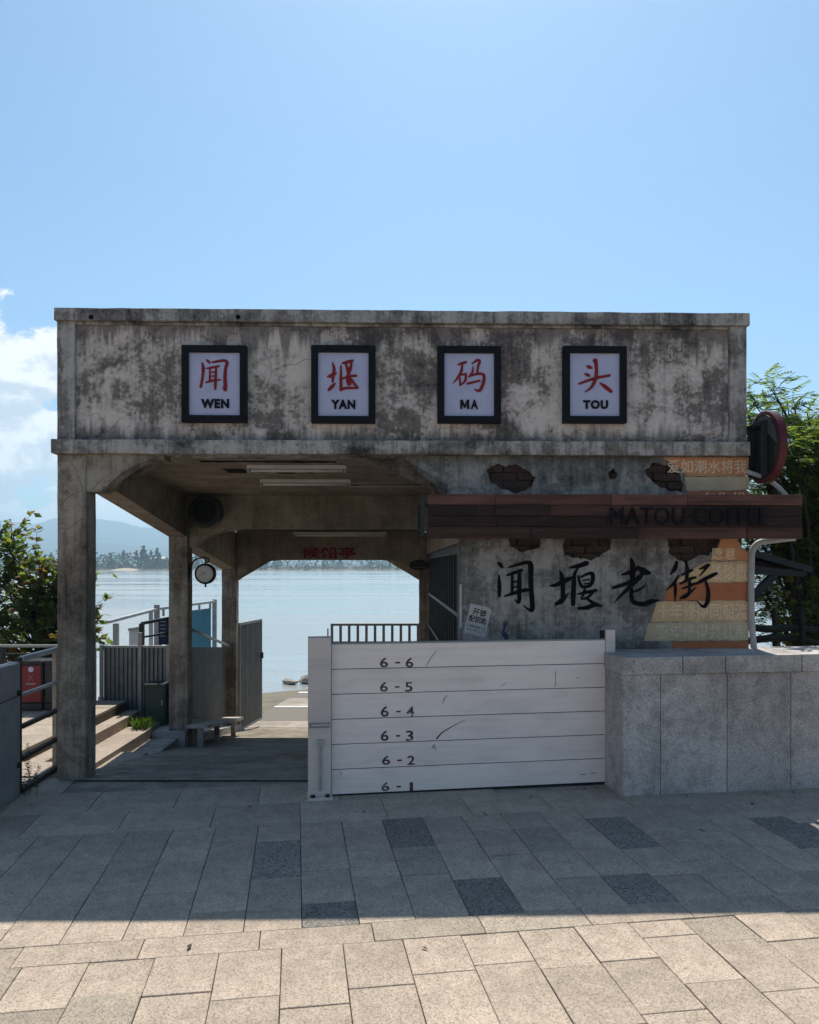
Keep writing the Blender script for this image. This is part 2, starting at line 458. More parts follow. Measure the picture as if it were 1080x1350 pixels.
def alu(name, base=(.84, .70, .64)):
    m, t, b, co = newmat(name)
    oi = nd(t, 'ShaderNodeObjectInfo')
    v = nd(t, 'ShaderNodeVectorMath', {0: co, 1: nd(t, 'ShaderNodeCombineXYZ', {0: mth(t, 'MULTIPLY', oi.outputs['Random'], 20.0)}).outputs[0]}, operation='ADD').outputs[0]
    g = noi(t, mapv(t, v, (1.6, 40, 26)), 1.0, 6, .65)
    cl = noi(t, mapv(t, v, (2.2, 2.2, 4)), 1.0, 5, .6, .5)
    f = mth(t, 'ADD', mth(t, 'MULTIPLY', g, .5), mth(t, 'MULTIPLY', cl, .5))
    col = ramp(t, f, [(0.3, tuple(x * .78 for x in base)), (0.5, base), (.7, tuple(min(1, x * 1.12) for x in base))])
    sc_ = sstep(t, noi(t, mapv(t, v, (10, 30, 2.5), (2, 2, 2)), 1.0, 5, .7), .66, .72)
    col = mixc(t, mth(t, 'MULTIPLY', sc_, .3), col, (.2, .18, .17, 1))
    setb(t, b, Base_Color=col, Roughness=mth(t, 'ADD', .42, mth(t, 'MULTIPLY', cl, .25)), Metallic=.1, Normal=bump(t, g, .0015, .5))
    return m
def leafmat(name, c1, c2, trans=.45, dry=None):
    m = bpy.data.materials.new(name); m.use_nodes = True
    t = m.node_tree; t.nodes.clear()
    co = nd(t, 'ShaderNodeTexCoord').outputs['Object']
    ge = nd(t, 'ShaderNodeNewGeometry')
    rp = ge.outputs['Random Per Island']
    n = noi(t, co, 1.4, 3)
    f = mth(t, 'ADD', mth(t, 'MULTIPLY', rp, .6), mth(t, 'MULTIPLY', n, .4))
    col = ramp(t, f, [(0.15, c1), (0.85, c2)])
    if dry: col = mixc(t, sstep(t, mth(t, 'ADD', n, mth(t, 'MULTIPLY', rp, .3)), .72, .82), col, (*dry, 1))
    p = nd(t, 'ShaderNodeBsdfPrincipled', {'Base Color': col, 'Roughness': .5})
    p.inputs['Specular IOR Level'].default_value = .35
    tr = nd(t, 'ShaderNodeBsdfTranslucent', {0: mixc(t, 1.0, col, (1.35, 1.35, .6, 1), 'MULTIPLY')})
    mx = nd(t, 'ShaderNodeMixShader', {0: trans, 1: p.outputs[0], 2: tr.outputs[0]})
    nd(t, 'ShaderNodeOutputMaterial', {0: mx.outputs[0]})
    return m

M = {}
M['facade'] = concrete('facade_render', (.030, .026, .026), (.185, .157, .140), (.58, .505, .45), 3.1, .085, .16, contrast=2.25, drip=(3.44, 1.2, .68), damp=(2.545, .7, .68), finew=.26, tint=(1.03, 1.01, 1.02))
M['trim'] = concrete('trim_render', (.04, .035, .033), (.20, .178, .163), (.40, .365, .335), 11.0, .03, .4, contrast=2.0)
M['pillar'] = concrete('pillar_render', (.05, .041, .033), (.185, .152, .120), (.33, .285, .235), 7.7, .01, .4, contrast=1.6)
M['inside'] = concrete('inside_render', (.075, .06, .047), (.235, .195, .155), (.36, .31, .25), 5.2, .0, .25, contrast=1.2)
M['kiosk'] = concrete('kiosk_render', (.038, .034, .032), (.165, .15, .138), (.33, .30, .275), 17.3, .02, .3, contrast=1.9, drip=(2.44, .7, .55), damp=(.75, 1.5, .55))
M['step'] = granite('step_stone', (.31, .255, .205), .25, .08, .7)
M['paver'] = granite('paver_stone', (.345, .279, .218), .42, .10, 1.25, .3)
M['paver_grey'] = granite('paver_stone_grey', (.30, .25, .196), .45, .10, 1.2)
M['paver_dark'] = granite('paver_stone_dark', (.19, .168, .146), .7, .12, .9)
M['grout'] = plain('grout', (.10, .088, .075), .95)
M['granite'] = granite('wall_granite', (.36, .325, .305), .5, .11, 1.4, .5)
M['ramp'] = concrete('ramp_concrete', (.08, .066, .053), (.27, .23, .185), (.40, .35, .285), 23.0, .0, .1, contrast=1.3)
M['asphalt'] = plain('old_asphalt', (.17, .15, .125), .95, var=.35, scale=60, bmp=.01)
M['frame'] = plain('frame_black', (.007, .007, .009), .6, spec=.12)
M['panel'] = plain('panel_white', (.42, .415, .56), .3, var=.10, scale=5)
M['red'] = plain('letter_red', (.21, .016, .018), .6, var=.2, spec=.15)
M['black'] = plain('letter_black', (.008, .007, .010), .7, spec=.12)
M['ink'] = plain('ink', (.007, .006, .007), .85, spec=.08)
M['wood'] = wood('sign_timber', (.014, .009, .008), (.12, .05, .036), .25)
M['wood_grey'] = wood('old_timber', (.04, .03, .025), (.14, .11, .09), .3)
M['alu'] = alu('stop_log_aluminium')
M['alu_post'] = alu('post_aluminium', (.60, .50, .45))
def stencil():
    m, t, b, co = newmat('stencil_paint')
    f = mth(t, 'ADD', mth(t, 'MULTIPLY', noi(t, co, 30, 5, .65), .6), mth(t, 'MULTIPLY', noi(t, co, 5, 2), .4))
    setb(t, b, Base_Color=ramp(t, f, [(.48, (.055, .012, .014)), (.57, (.10, .05, .05)), (.63, (.62, .52, .48))]), Roughness=.6)
    return m
M['stencil'] = stencil()
M['steel'] = plain('painted_steel', (.29, .275, .265), .5, .2, .2)
M['steel_light'] = plain('galvanised_steel', (.36, .36, .36), .5, .4, .2)
M['steel_dark'] = plain('dark_steel', (.025, .025, .027), .5, .2, .3)
M['seal'] = plain('rubber_seal', (.012, .012, .014), .7)
M['rust'] = plain('rusty_rail', (.055, .035, .028), .7, .2, .4, 30)
M['sheet'] = plain('profiled_sheet', (.20, .20, .195), .55, .3, .25, 5)
M['brick'] = plain('brick', (.060, .034, .028), .95, var=.5, scale=30, bmp=.01)
M['mortar'] = plain('mortar', (.05, .042, .037), .95, var=.4, scale=30, bmp=.01)
M['orange'] = plain('mural_orange', (.50, .225, .105), .85, var=.12, scale=7)
M['orange_dk'] = plain('mural_burnt', (.36, .125, .055), .85, var=.15, scale=7)
M['tan'] = plain('mural_tan', (.52, .35, .185), .85, var=.15, scale=7)
M['beige'] = plain('mural_beige', (.46, .36, .235), .85, var=.15, scale=7)
M['mtext'] = plain('mural_lettering', (.66, .49, .34), .85, var=.2, scale=40)
M['mtext2'] = plain('mural_lettering_worn', (.56, .47, .34), .85, var=.3, scale=40)
M['paper'] = plain('paper', (.42, .41, .40), .8, var=.12, scale=20)
M['blue'] = plain('blue_paint', (.035, .045, .09), .7, var=.6, scale=50)
M['white_paint'] = plain('white_paint', (.62, .62, .62), .5, var=.1)
M['bin_red'] = plain('bin_red', (.17, .012, .016), .4, var=.1)
M['bin_black'] = plain('bin_black', (.02, .02, .022), .4)
M['boxgreen'] = plain('box_green', (.045, .06, .05), .6)
M['maroon'] = plain('rim_red', (.085, .010, .014), .35, var=.1)
M['glassdark'] = plain('dark_acrylic', (.014, .022, .02), .15, var=.2)
M['sheen_tone'] = plain('painted_sheen_grey', (.07, .085, .08), .3, var=.2)  # sheen on the light box face, put into the colour
M['conduit'] = plain('grey_conduit', (.34, .33, .32), .55, var=.15)
M['teal'] = plain('teal_mesh', (.07, .22, .30), .7, var=.1)
M['navy'] = plain('navy_board', (.02, .03, .11), .5)
M['clockface'] = plain('clock_dial', (.46, .44, .40), .5, var=.08)
M['bark'] = plain('bark', (.035, .028, .022), .9, var=.4, scale=14, bmp=.02)
M['leaf_left'] = leafmat('leaf_broad', (.055, .09, .024), (.145, .195, .05), .65, (.2, .11, .05))
M['leaf_right'] = leafmat('leaf_pinnate', (.06, .10, .024), (.16, .22, .05), .65)
M['grass'] = leafmat('grass_blade', (.05, .10, .02), (.12, .2, .04), .4)
M['weed'] = leafmat('weed_dry', (.045, .05, .03), (.10, .09, .055), .3)
M['far_leaf'] = leafmat('far_foliage', (.018, .038, .016), (.045, .072, .024), .15)
M['sand'] = plain('sand', (.42, .35, .26), .95, var=.2, scale=.05)
M['earth'] = plain('earth', (.16, .14, .10), .95, var=.3, scale=1.5, bmp=.03)
M['hill'] = plain('wooded_hill', (.035, .055, .03), .95, var=.3, scale=.01, bmp=0.1)
M['rock'] = plain('revetment_stone', (.34, .30, .25), .9, var=.3, scale=6, bmp=.02)
M['roofwhite'] = plain('pale_roof', (.6, .6, .58), .6)
def water():
    m, t, b, co = newmat('river_water')
    h1 = noi(t, mapv(t, co, (.35, 1.3, 1)), 1.0, 5, .6, .4)
    h2 = noi(t, mapv(t, co, (2.2, 6, 1)), 1.0, 3, .6)
    h3 = noi(t, mapv(t, co, (.016, .09, 1)), 1.0, 6, .65, .3)
    h = mth(t, 'ADD', mth(t, 'MULTIPLY', h1, .7), mth(t, 'MULTIPLY', h2, .18))
    patch = sstep(t, h3, .38, .62)
    n = nd(t, 'ShaderNodeBump', {'Height': h, 'Distance': .07, 'Strength': mth(t, 'ADD', .12, mth(t, 'MULTIPLY', patch, .95))}).outputs[0]
    setb(t, b, Base_Color=(.27, .28, .265, 1), Roughness=mth(t, 'ADD', .05, mth(t, 'MULTIPLY', patch, .2)), Normal=n)
    b.inputs['IOR'].default_value = 1.33
    return m
M['water'] = water()

rnd = random.Random(7)
# ================================================================== THE SETTING
def gz(Y):                                                         # the bank falls towards the river
    if Y < 5.68: return 0.0
    if Y < 12.0: return -.155 * (Y - 5.68)
    return -.98 - .08 * (Y - 12.0)
WATER_Z = -1.78
ys = [-25, -10, 0, 3, 5.0, 5.68, 6.5, 7.5, 8.5, 9.5, 10.5, 12, 14, 16, 18, 20, 22, 24, 26, 30, 40]
xs = [-60, -30, -15, -9, -6, -4, -3, -1, 1, 3, 5, 8, 12, 20, 35, 60]
gv = []
for y in ys:
    for x in xs:
        k = min(1, max(0, (abs(x + 1) - 2.5) / 3)) if y > 6 else 0
        gv.append((x, y, gz(y) - .11 - .25 * k * min(1, max(0, (y - 7) / 3)) + mnoise.noise(Vector((x * .7, y * .7, 0))) * .05 * (1 if y > 6.5 else 0)))
gf = [[j * len(xs) + i, j * len(xs) + i + 1, (j + 1) * len(xs) + i + 1, (j + 1) * len(xs) + i] for j in range(len(ys) - 1) for i in range(len(xs) - 1)]
tag(add('ground', gv, gf, M['earth']), kind='structure')
tag(add('river_water', [(-4000, 13, WATER_Z), (4000, 13, WATER_Z), (4000, 5000, WATER_Z), (-4000, 5000, WATER_Z)], [[0, 1, 2, 3]], M['water']), kind='structure')

# far bank
fbx = [-1400 + i * 40 for i in range(71)]
fv, ff = [], []
for i, x in enumerate(fbx):
    sh = 545 + 26 * mnoise.noise(Vector((x * .006, 3, 0))) + 10 * mnoise.noise(Vector((x * .03, 5, 0)))
    for dy, z in ((0, WATER_Z - .6), (8, WATER_Z + .5), (40, WATER_Z + 1.6), (400, WATER_Z + 2.4), (2400, WATER_Z + 3)): fv.append((x, sh + dy, z))
for i in range(len(fbx) - 1):
    for k in range(4): ff.append([i * 5 + k, (i + 1) * 5 + k, (i + 1) * 5 + k + 1, i * 5 + k + 1])
tag(add('far_bank', fv, ff, M['earth']), kind='structure')
def shore(x): return 545 + 26 * mnoise.noise(Vector((x * .006, 3, 0))) + 10 * mnoise.noise(Vector((x * .03, 5, 0)))
sv, sf = [], []
for i in range(13):
    for j in range(5):
        a, b_ = i / 12, j / 4; x = -222 + 24 * a; y0 = shore(x)
        sv.append((x, y0 - 9 + 24 * b_, WATER_Z - .4 + 2.2 * math.sin(math.pi * a) ** .8 * math.sin(math.pi * min(1, b_ * .62)) + .3 * mnoise.noise(Vector((x * .2, b_ * 3, 0)))))
for i in range(12):
    for j in range(4): sf.append([i * 5 + j, (i + 1) * 5 + j, (i + 1) * 5 + j + 1, i * 5 + j + 1])
tag(add('sand_spit', sv, sf, M['sand'], smooth=True), kind='structure')

# woods on the far bank: one mass
wv, wf = [], []
def far_tree(x, y, z, h, wd, conif, n):
    for k in range(n):
        a = rnd.random() * math.tau
        q = rnd.random()
        if conif: r = wd * (1 - q) * rnd.uniform(.5, 1)
        else: r = wd * math.sqrt(max(0, 1 - (2 * q - 1) ** 2)) * rnd.uniform(.55, 1)
        c = Vector((x + r * math.cos(a), y + r * math.sin(a), z + h * (.04 + .96 * q)))
        s = h * rnd.uniform(.045, .10)
        e1 = Vector((rnd.gauss(0, 1), rnd.gauss(0, 1), rnd.gauss(0, 1))).normalized() * s
        e2 = Vector((rnd.gauss(0, 1), rnd.gauss(0, 1), rnd.gauss(0, 1))).normalized() * s
        i = len(wv); wv.extend([c - e1, c + e2, c + e1, c - e2]); wf.append([i, i + 1, i + 2, i + 3])
x = -620.0
while x < 520:
    y0 = shore(x)
    tall = max(0, 1 - abs(x + 215) / 130)
    for row in range(3):
        if row == 0 and -214 < x < -200: continue
        conif = rnd.random() < (.5 if tall > .2 and row > 0 else .12)
        h = (3.4 + row * 1.5 + tall * (2.2 + row * 1.9)) * rnd.uniform(.75, 1.25) * (1.25 if conif else 1)
        far_tree(x + rnd.uniform(-4, 4), y0 + 10 + row * 16 + rnd.uniform(-3, 3), WATER_Z + .4 + row * .4, h, h * (.36 if conif else .8), conif, 95)
    for q_ in range(3): far_tree(x + rnd.uniform(-3, 3), y0 + 7 + rnd.uniform(-2, 5), WATER_Z + .2, rnd.uniform(2.2, 3.6), rnd.uniform(2.2, 3.4), False, 55)
    x += rnd.uniform(3.2, 5.6)
tag(add('far_woodland', wv, wf, M['far_leaf']), 'dark green wood lining the far bank of the river', 'woodland', kind='stuff')
fb = thing('far_building', 'long low pale-roofed building among trees on far bank', 'building', WF, (-196, 610, WATER_Z + 1.5))
bx('wall', fb, M['roofwhite'], -212, -180, 606, 616, WATER_Z + 1.5, WATER_Z + 9.2, 0)
add('roof', *s_prism([(605, WATER_Z + 9.2), (617, WATER_Z + 9.2), (611, WATER_Z + 10.6)], -213, -179, 'vz'), M['roofwhite'], fb)

# mountains
def mountains(name, dist, prof, depth, seed):
    vs, fs = [], []
    xs_ = [p[0] for p in prof]
    cols = 160; rows = 9
    for i in range(cols):
        px = xs_[0] + (xs_[-1] - xs_[0]) * i / (cols - 1)
        k = max(j for j in range(len(prof) - 1) if prof[j][0] <= px + 1e-6)
        a, b_ = prof[k], prof[k + 1]; s = (px - a[0]) / (b_[0] - a[0]); s = s * s * (3 - 2 * s)
        top = (a[1] + (b_[1] - a[1]) * s)
        H = (HY - top) / F * dist + dist * .0013 * mnoise.noise(Vector((px * .05, seed, 0)))
        for j in range(rows):
            q = j / (rows - 1); e = 1 - abs(q * 2 - 1)
            Y = dist + depth * (q - .5)
            X = (px - CX) / F * dist
            n = mnoise.noise(Vector((X * .004, Y * .006, seed))) * .22 * e * (1 - e) * 4
            vs.append((X, Y, WATER_Z + 1 + max(0, H) * (e ** .8 + n * .5)))
    for i in range(cols - 1):
        for j in range(rows - 1): fs.append([i * rows + j, (i + 1) * rows + j, (i + 1) * rows + j + 1, i * rows + j + 1])
    tag(add(name, vs, fs, M['hill'], smooth=True), kind='structure')
mountains('mountain_range', 3600, [(-500, 720), (-300, 700), (-120, 704), (-40, 694), (0, 690), (22, 687), (46, 691), (70, 683), (100, 680), (130, 684), (152, 686), (186, 694), (222, 697), (300, 708), (380, 716), (520, 728), (700, 731), (900, 724), (1200, 716), (1600, 730)], 700, 1.0)
mountains('foothills', 2700, [(-500, 728), (-200, 722), (0, 716), (60, 722), (130, 714), (190, 720), (260, 726), (420, 734), (700, 738), (1300, 730)], 450, 5.0)

# ------------------------------------------------------------------ pavement
def pave():
    pv = add('pavement', *s_prism([T.loc(-16, -10), T.loc(16, -10), T.loc(16, 5.66), T.loc(-16, 5.66)], -.30, -.042, 'uv'), M['grout'], fr=T, at=(0, 0, 0))
    tag(pv, kind='structure')
    cells = []                                  # (u0, u1, v0, v1)
    Wd = .255
    fields = [(-6.0, -.245), (-.075, 1.30)]
    for fi, (va, vb) in enumerate(fields):
        for k in range(-34, 34):
            u0 = k * Wd - (.085 if fi == 0 else 0)
            r2 = random.Random(k * 7 + fi * 131)
            v = va - r2.uniform(0, .4) if fi else vb
            lens = [.38, .40, .36, .52]
            if fi == 0:
                first = True
                while v > va:
                    L = r2.choice(lens) * (r2.uniform(.35, 1) if first else 1); first = False
                    cells.append((u0, u0 + Wd, max(va, v - L), v)); v -= L
            else:
                v = va; first = True
                while v < vb - .02:
                    L = r2.choice(lens) * (r2.uniform(.4, 1) if first else 1); first = False
                    if vb - (v + L) < .1: L = vb - v
                    cells.append((u0, u0 + Wd, v, min(vb, v + L))); v += L
    for k in range(-18, 18):
        u = k * .487 - .18
        cells.append((u, u + .487, -.245, -.075))
        for j, (va, vb) in enumerate(((1.30, 1.72), (1.72, 2.17), (2.17, 2.60), (2.60, 3.03))):
            u = k * .55 + j * .27
            if T.wor(u + .27, (va + vb) / 2).y < 5.56: cells.append((u, u + .55, va, vb))
    darks = [T.gnd(*p) for p in ((630, 1165), (822, 1102), (822, 1166), (435, 1192), (1005, 1085), (1060, 1118), (535, 1103), (368, 1128), (1075, 1092))]
    light = [T.gnd(*p) for p in ((185, 1130), (880, 1060))]
    vis, rest = [], []
    for c in cells:
        P = T.wor((c[0] + c[1]) / 2, (c[2] + c[3]) / 2)
        inv = 2.45 < P.y < 5.75 and abs(P.x) < .56 * P.y + .28
        if P.x < -2.72 and P.y > 4.9: inv = False
        (vis if inv else rest).append(c)
    vis.sort(key=lambda c: -T.wor(0, c[2]).y)
    vis = vis[-296:] if len(vis) > 296 else vis
    g = .0017
    for c in vis:
        m = M['paver']
        def ins(p): return c[0] < p[0] < c[1] and c[2] < p[1] < c[3]
        if any(ins(p) for p in darks): m = M['paver_dark']
        elif any(ins(p) for p in light): m = M['paver_grey']
        elif rnd.random() < .1: m = M['paver_grey']
        dz = rnd.uniform(-.0028, .0022)
        cu, cv_ = (c[0] + c[1]) / 2, (c[2] + c[3]) / 2
        vs, fs = s_box(c[0] + g - cu, c[1] - g - cu, c[2] + g - cv_, c[3] - g - cv_, -.041, 0, 0)
        o = add('paving_slab', vs, fs, m)
        bm = bmesh.new(); bm.from_mesh(o.data)
        bmesh.ops.bevel(bm, geom=[e for e in bm.edges if all(v.co.z > -.01 for v in e.verts)], offset=.0022, segments=1, affect='EDGES')
        bm.to_mesh(o.data); bm.free()
        o.parent = pv; o.location = (cu, cv_, dz); o.rotation_euler = (rnd.gauss(0, .0018), rnd.gauss(0, .0018), rnd.gauss(0, .0025))
    vs, fs = merge(*[s_box(c[0] + g, c[1] - g, c[2] + g, c[3] - g, -.041, -.001, 0) for c in rest])
    o = add('paving_slabs_beyond', vs, fs, M['paver'], pv); o['kind'] = 'stuff'
pave()

# ------------------------------------------------------------------ ramp down to the water, ribbed under the pavilion
def ramp_build():
    rx0, rx1 = -2.62, .42
    vs, fs = [], []
    Y = 5.64; n = 0
    while Y < 12.2:
        for dy, dz in ((0, 0), (.085, 0), (.093, -.014), (.122, -.014)):
            y = Y + dy; z = gz(y) + .004 + dz
            vs += [(rx0, y, z), (rx1, y, z)]; n += 1
        Y += .13
    for i in range(n - 1): fs.append([2 * i, 2 * i + 1, 2 * i + 3, 2 * i + 2])
    rp = add('ramp', vs, fs, M['ramp']); tag(rp, kind='structure')
    # open slipway: gravelly asphalt between concrete strips
    def strip(name, y0, y1, m, dz, x0=-2.75, x1=3.4):
        q = 8
        v = []; f = []
        for i in range(q + 1):
            y = y0 + (y1 - y0) * i / q; v += [(x0, y, gz(y) + dz), (x1, y, gz(y) + dz)]
        for i in range(q): f.append([2 * i, 2 * i + 1, 2 * i + 3, 2 * i + 2])
        tag(add(name, v, f, m), kind='structure')
    strip('slipway', 11.9, 24, M['asphalt'], -.02)
    strip('slipway_concrete', 12.19, 13.0, M['ramp'], -.008)
    strip('slipway_line', 15.3, 15.5, M['white_paint'], -.012)
    strip('slipway_line', 18.6, 18.9, M['white_paint'], -.012)
    strip('slipway_concrete', 15.5, 17.2, M['ramp'], -.014)
    strip('slipway_concrete', 19.6, 22, M['ramp'], -.014)
ramp_build()
tag(add('pavement_edge', *s_box(-3.3, 3.6, 4.9, 5.74, -.04, -.010, 0), M['ramp']), kind='structure')
# stones of the revetment along the water's edge
rk = []
for i in range(46):
    a = i / 45; x = -3.4 + 4.6 * a + rnd.uniform(-.15, .15); y = 21.6 + 4.2 * a + rnd.uniform(-.4, .4)
    bm = bmesh.new(); bmesh.ops.create_icosphere(bm, subdivisions=1, radius=rnd.uniform(.12, .26))
    for v in bm.verts: v.co = v.co + mnoise.noise_vector(v.co * 4 + Vector((i, 0, 0))) * .1; v.co.z *= .55
    for v in bm.verts: v.co += Vector((x, y, WATER_Z + .05 + .42 * a))
    rk.append(out(bm))
tag(add('shore_stones', *merge(*rk), M['rock']), 'loose pale stones along the water edge of the slipway', 'stones', kind='stuff')

# ------------------------------------------------------------------ side terrace with steps
plz = add('terrace', *s_box(-9, -3.36, 5.77, 9.0, -1.0, -.03), M['grout']); tag(plz, kind='structure')
for i in range(8):
    for j in range(7):
        x1 = -3.362 - i * .42; y0 = 5.775 + j * .46
        o = bx('paving_slab', plz, M['step'], x1 - .416, x1, y0, min(y0 + .456, 8.998), -.029, rnd.uniform(-.002, .002), .003)
def step(x0, x1, y0, y1, z, m, nm='stone_step'):
    o = add(nm, *s_box(x0, x1, y0, y1, z - .7, z, .006), m); tag(o, kind='structure'); return o
step(-3.358, -3.19, 6.2, 8.97, -.11, M['step']); step(-3.188, -2.90, 6.2, 8.99, -.22, M['step'])
step(-3.358, -2.66, 5.78, 6.198, -.004, M['step'], 'terrace_edge')
step(-2.898, -2.60, 7.62, 8.50, -.335, M['granite'], 'stone_plinth'); step(-2.898, -2.52, 8.502, 9.2, -.26, M['granite'], 'stone_plinth')
kb = s_prism([(9.201, gz(9.2) - .5), (11.7, gz(11.7) - .5), (11.7, gz(11.7) + .1), (9.201, gz(9.2) + .1)], -2.898, -2.55, 'vz')
tag(add('ramp_kerb', *kb, M['granite']), kind='structure')
step(-2.898, -2.63, 6.2, 7.61, -.27, M['step'], 'stone_step')

# ================================================================== THE PAVILION
P = thing('wharf_pavilion', 'weathered concrete ferry pavilion with open gateway on the left and kiosk on the right', 'pavilion', B, (0, 0, 0))
UW = 5.236
def hit(px, py, v=0.0): return B.hit(px, py, v)
pw = add('parapet_wall', *s_box(.02, UW - .02, .03, .2, 2.50, 3.45, 0, sub=.16, jit=.003), M['facade'], P)
add('parapet_return', *s_box(.01, .16, .2, 2.95, 2.50, 3.42, 0, sub=.2, jit=.003), M['facade'], P)
add('parapet_return', *s_box(UW - .16, UW - .01, .2, 2.95, 2.50, 3.42, 0, sub=.2, jit=.003), M['facade'], P)
add('parapet_back', *s_box(.01, UW - .01, 2.95, 3.1, 2.35, 3.30, 0, sub=.3, jit=.003), M['facade'], P)
add('cornice', *s_box(-.012, UW + .012, -.028, .26, 3.438, 3.53, .005, sub=.12, jit=.0035, seed=4), M['trim'], P)
add('cornice_fillet', *s_box(.01, UW - .01, .012, .1, 3.418, 3.4365, .003, sub=.14, jit=.002, seed=5), M['trim'], P)
add('lower_band', *s_box(-.03, UW + .012, -.04, .24, 2.440, 2.545, .006, sub=.12, jit=.0035, seed=9), M['trim'], P)
add('corner_strip', *s_box(0, .132, 0, .12, 2.546, 3.437, .006, sub=.14, jit=.003, seed=2), M['trim'], P)
add('corner_strip', *s_box(UW - .132, UW, 0, .12, 2.546, 3.437, .006, sub=.14, jit=.003, seed=3), M['trim'], P)
for px in (120, 314):                                # two old bolt holes in the cornice
    u, z = hit(px, 418, -.03); add('bolt_hole', *s_disc((u, -.034, z), (0, 1, 0), [(0, .018), (.01, .016)], 12), M['ink'], P)

PILW, PILD = .215, .2
def pillar(v, zt, zb, seed, u=0.0, w_=PILW):
    return add('pillar', *s_box(u, u + w_, v, v + PILD, zb, zt, .012, sub=.16, jit=.004, seed=seed), M['pillar'], P)
pillar(0, 2.44, -.3, 1); pillar(2.85, 2.30, -.8, 2); pillar(5.52, 2.1, -1.4, 3); pillar(5.52, 2.1, -1.4, 4, 2.93, .15)

# front beam haunches
hl = [(96, 598), (215, 598), (216, 606), (207, 604), (192, 607), (176, 613), (162, 621), (150, 631), (141, 640), (134, 641), (134, 648), (96, 648)]
add('haunch', *s_prism([hit(a, b_) for a, b_ in hl], .012, .19), M['pillar'], P)
hr = [(472, 597), (640, 597), (640, 652), (590, 652), (590, 640), (580, 633), (568, 625), (555, 617), (545, 612), (530, 608), (524, 604), (522, 600), (472, 600)]
add('haunch', *s_prism([hit(a, b_, .03) for a, b_ in hr], .03, .19), M['kiosk'], P)
# side beams along the left edge, following the fall of the roof
def side_beam(v0, v1, zt0, zt1, zb0, zb1, u0=.0, u1=.2):
    poly = [(v0, zt0), (v1, zt1), (v1, zb1), (v0, zb0)]
    add('side_beam', *s_prism(poly, u0, u1, 'vz'), M['inside'], P)
side_beam(.202, 2.848, 2.53, 2.46, 2.29, 1.93)
side_beam(3.052, 5.518, 2.30, 2.10, 1.86, 1.55)
# cross beams
add('cross_beam', *s_box(.217, 3.03, 2.87, 3.05, 2.02, 2.42, .006, sub=.2, jit=.003, seed=6), M['inside'], P)
add('cross_beam', *s_box(.217, 2.93, 5.54, 5.70, 1.685, 2.13, .006, sub=.2, jit=.003, seed=7), M['inside'], P)
def haunch_at(v, d, px, m=M['inside']):
    add('haunch', *s_prism([hit(a, b_, v) for a, b_ in px], v, v + d), m, P)
haunch_at(2.872, .17, [(249, 690), (318, 690), (318, 698), (304, 699), (290, 702), (276, 707), (264, 714), (256, 722), (249, 722)])
haunch_at(5.542, .15, [(309, 733), (368, 733), (366, 738.5), (354, 740), (343, 742.5), (333, 746), (325, 751), (318.5, 757.5), (314.5, 765), (309, 765)])
haunch_at(5.542, .15, [(500, 733), (560, 733), (560, 766), (553, 765), (550.5, 757), (545.5, 750.5), (538, 745.5), (528, 742), (517, 740), (504, 738.5)])
# roof
add('roof_slab', *s_prism([(.19, 2.50), (2.9, 2.39), (2.9, 2.50), (.19, 2.62)], .012, UW - .02, 'vz'), M['inside'], P)
add('roof_slab', *s_prism([(2.95, 2.30), (5.9, 2.12), (5.9, 2.24), (2.95, 2.43)], .0, UW + .0, 'vz'), M['inside'], P)
# peeled dark patches on the soffit
for (a, b_, c, d_, sd_) in ((.9, .62, 2.05, .70, 1), (1.02, 1.02, 1.2, 1.26, 2), (1.28, 1.0, 1.4, 1.22, 3), (1.47, 1.05, 1.62, 1.28, 4), (1.72, 1.02, 1.80, 1.25, 5), (1.86, 1.0, 2.02, 1.2, 6), (1.3, 1.98, 2.2, 2.05, 7)):
    vv = ragged([(a, b_), (c, b_), (c, d_), (a, d_)], .05, .035, sd_)
    def zc_(v): return 2.50 - (v - .19) * .11 / 2.71 - .004
    add('peeled_patch', [(x, y, zc_(y)) for x, y in vv], [list(range(len(vv)))], M['ink'], P)

# kiosk: brick core behind a plaster coat with ragged holes
KU = hit(607, 750)[0]
kw = add('kiosk_wall', *s_box(KU + .012, UW - .004, .075, .2, -.2, 2.4395, 0), M['mortar'], P)
def pxpoly(lst, v=.02): return [hit(a, b_, v) for a, b_ in lst]
hole_px = [
    [(640, 620), (652, 614), (672, 612), (695, 617), (706, 630), (700, 643), (680, 648), (662, 645), (648, 636)],
    [(801, 622), (808, 617), (816, 624), (814, 631), (803, 632)],
    [(851, 617), (862, 610), (880, 613), (894, 624), (902, 636), (899, 647), (885, 650), (866, 640), (852, 630)],
    [(668, 700), (712, 702), (714, 722), (690, 727), (672, 721)],
    [(742, 700), (806, 702), (803, 722), (790, 735), (770, 738), (744, 733)],
    [(880, 703), (952, 703), (945, 722), (935, 733), (922, 731), (908, 741), (892, 738), (880, 728)],
    [(972, 702), (986, 704), (986, 724), (978, 722)],
]
holes = [ragged(pxpoly(h), .014, .020, i + 1) for i, h in enumerate(hole_px)]
outer = [(KU, -.2), (UW, -.2), (UW, 2.4395), (KU, 2.4395)]
plaster = add('plaster_coat', *s_sheet(outer, holes, .02, .062), M['kiosk'], P)
nb = 0
brick_me = {}
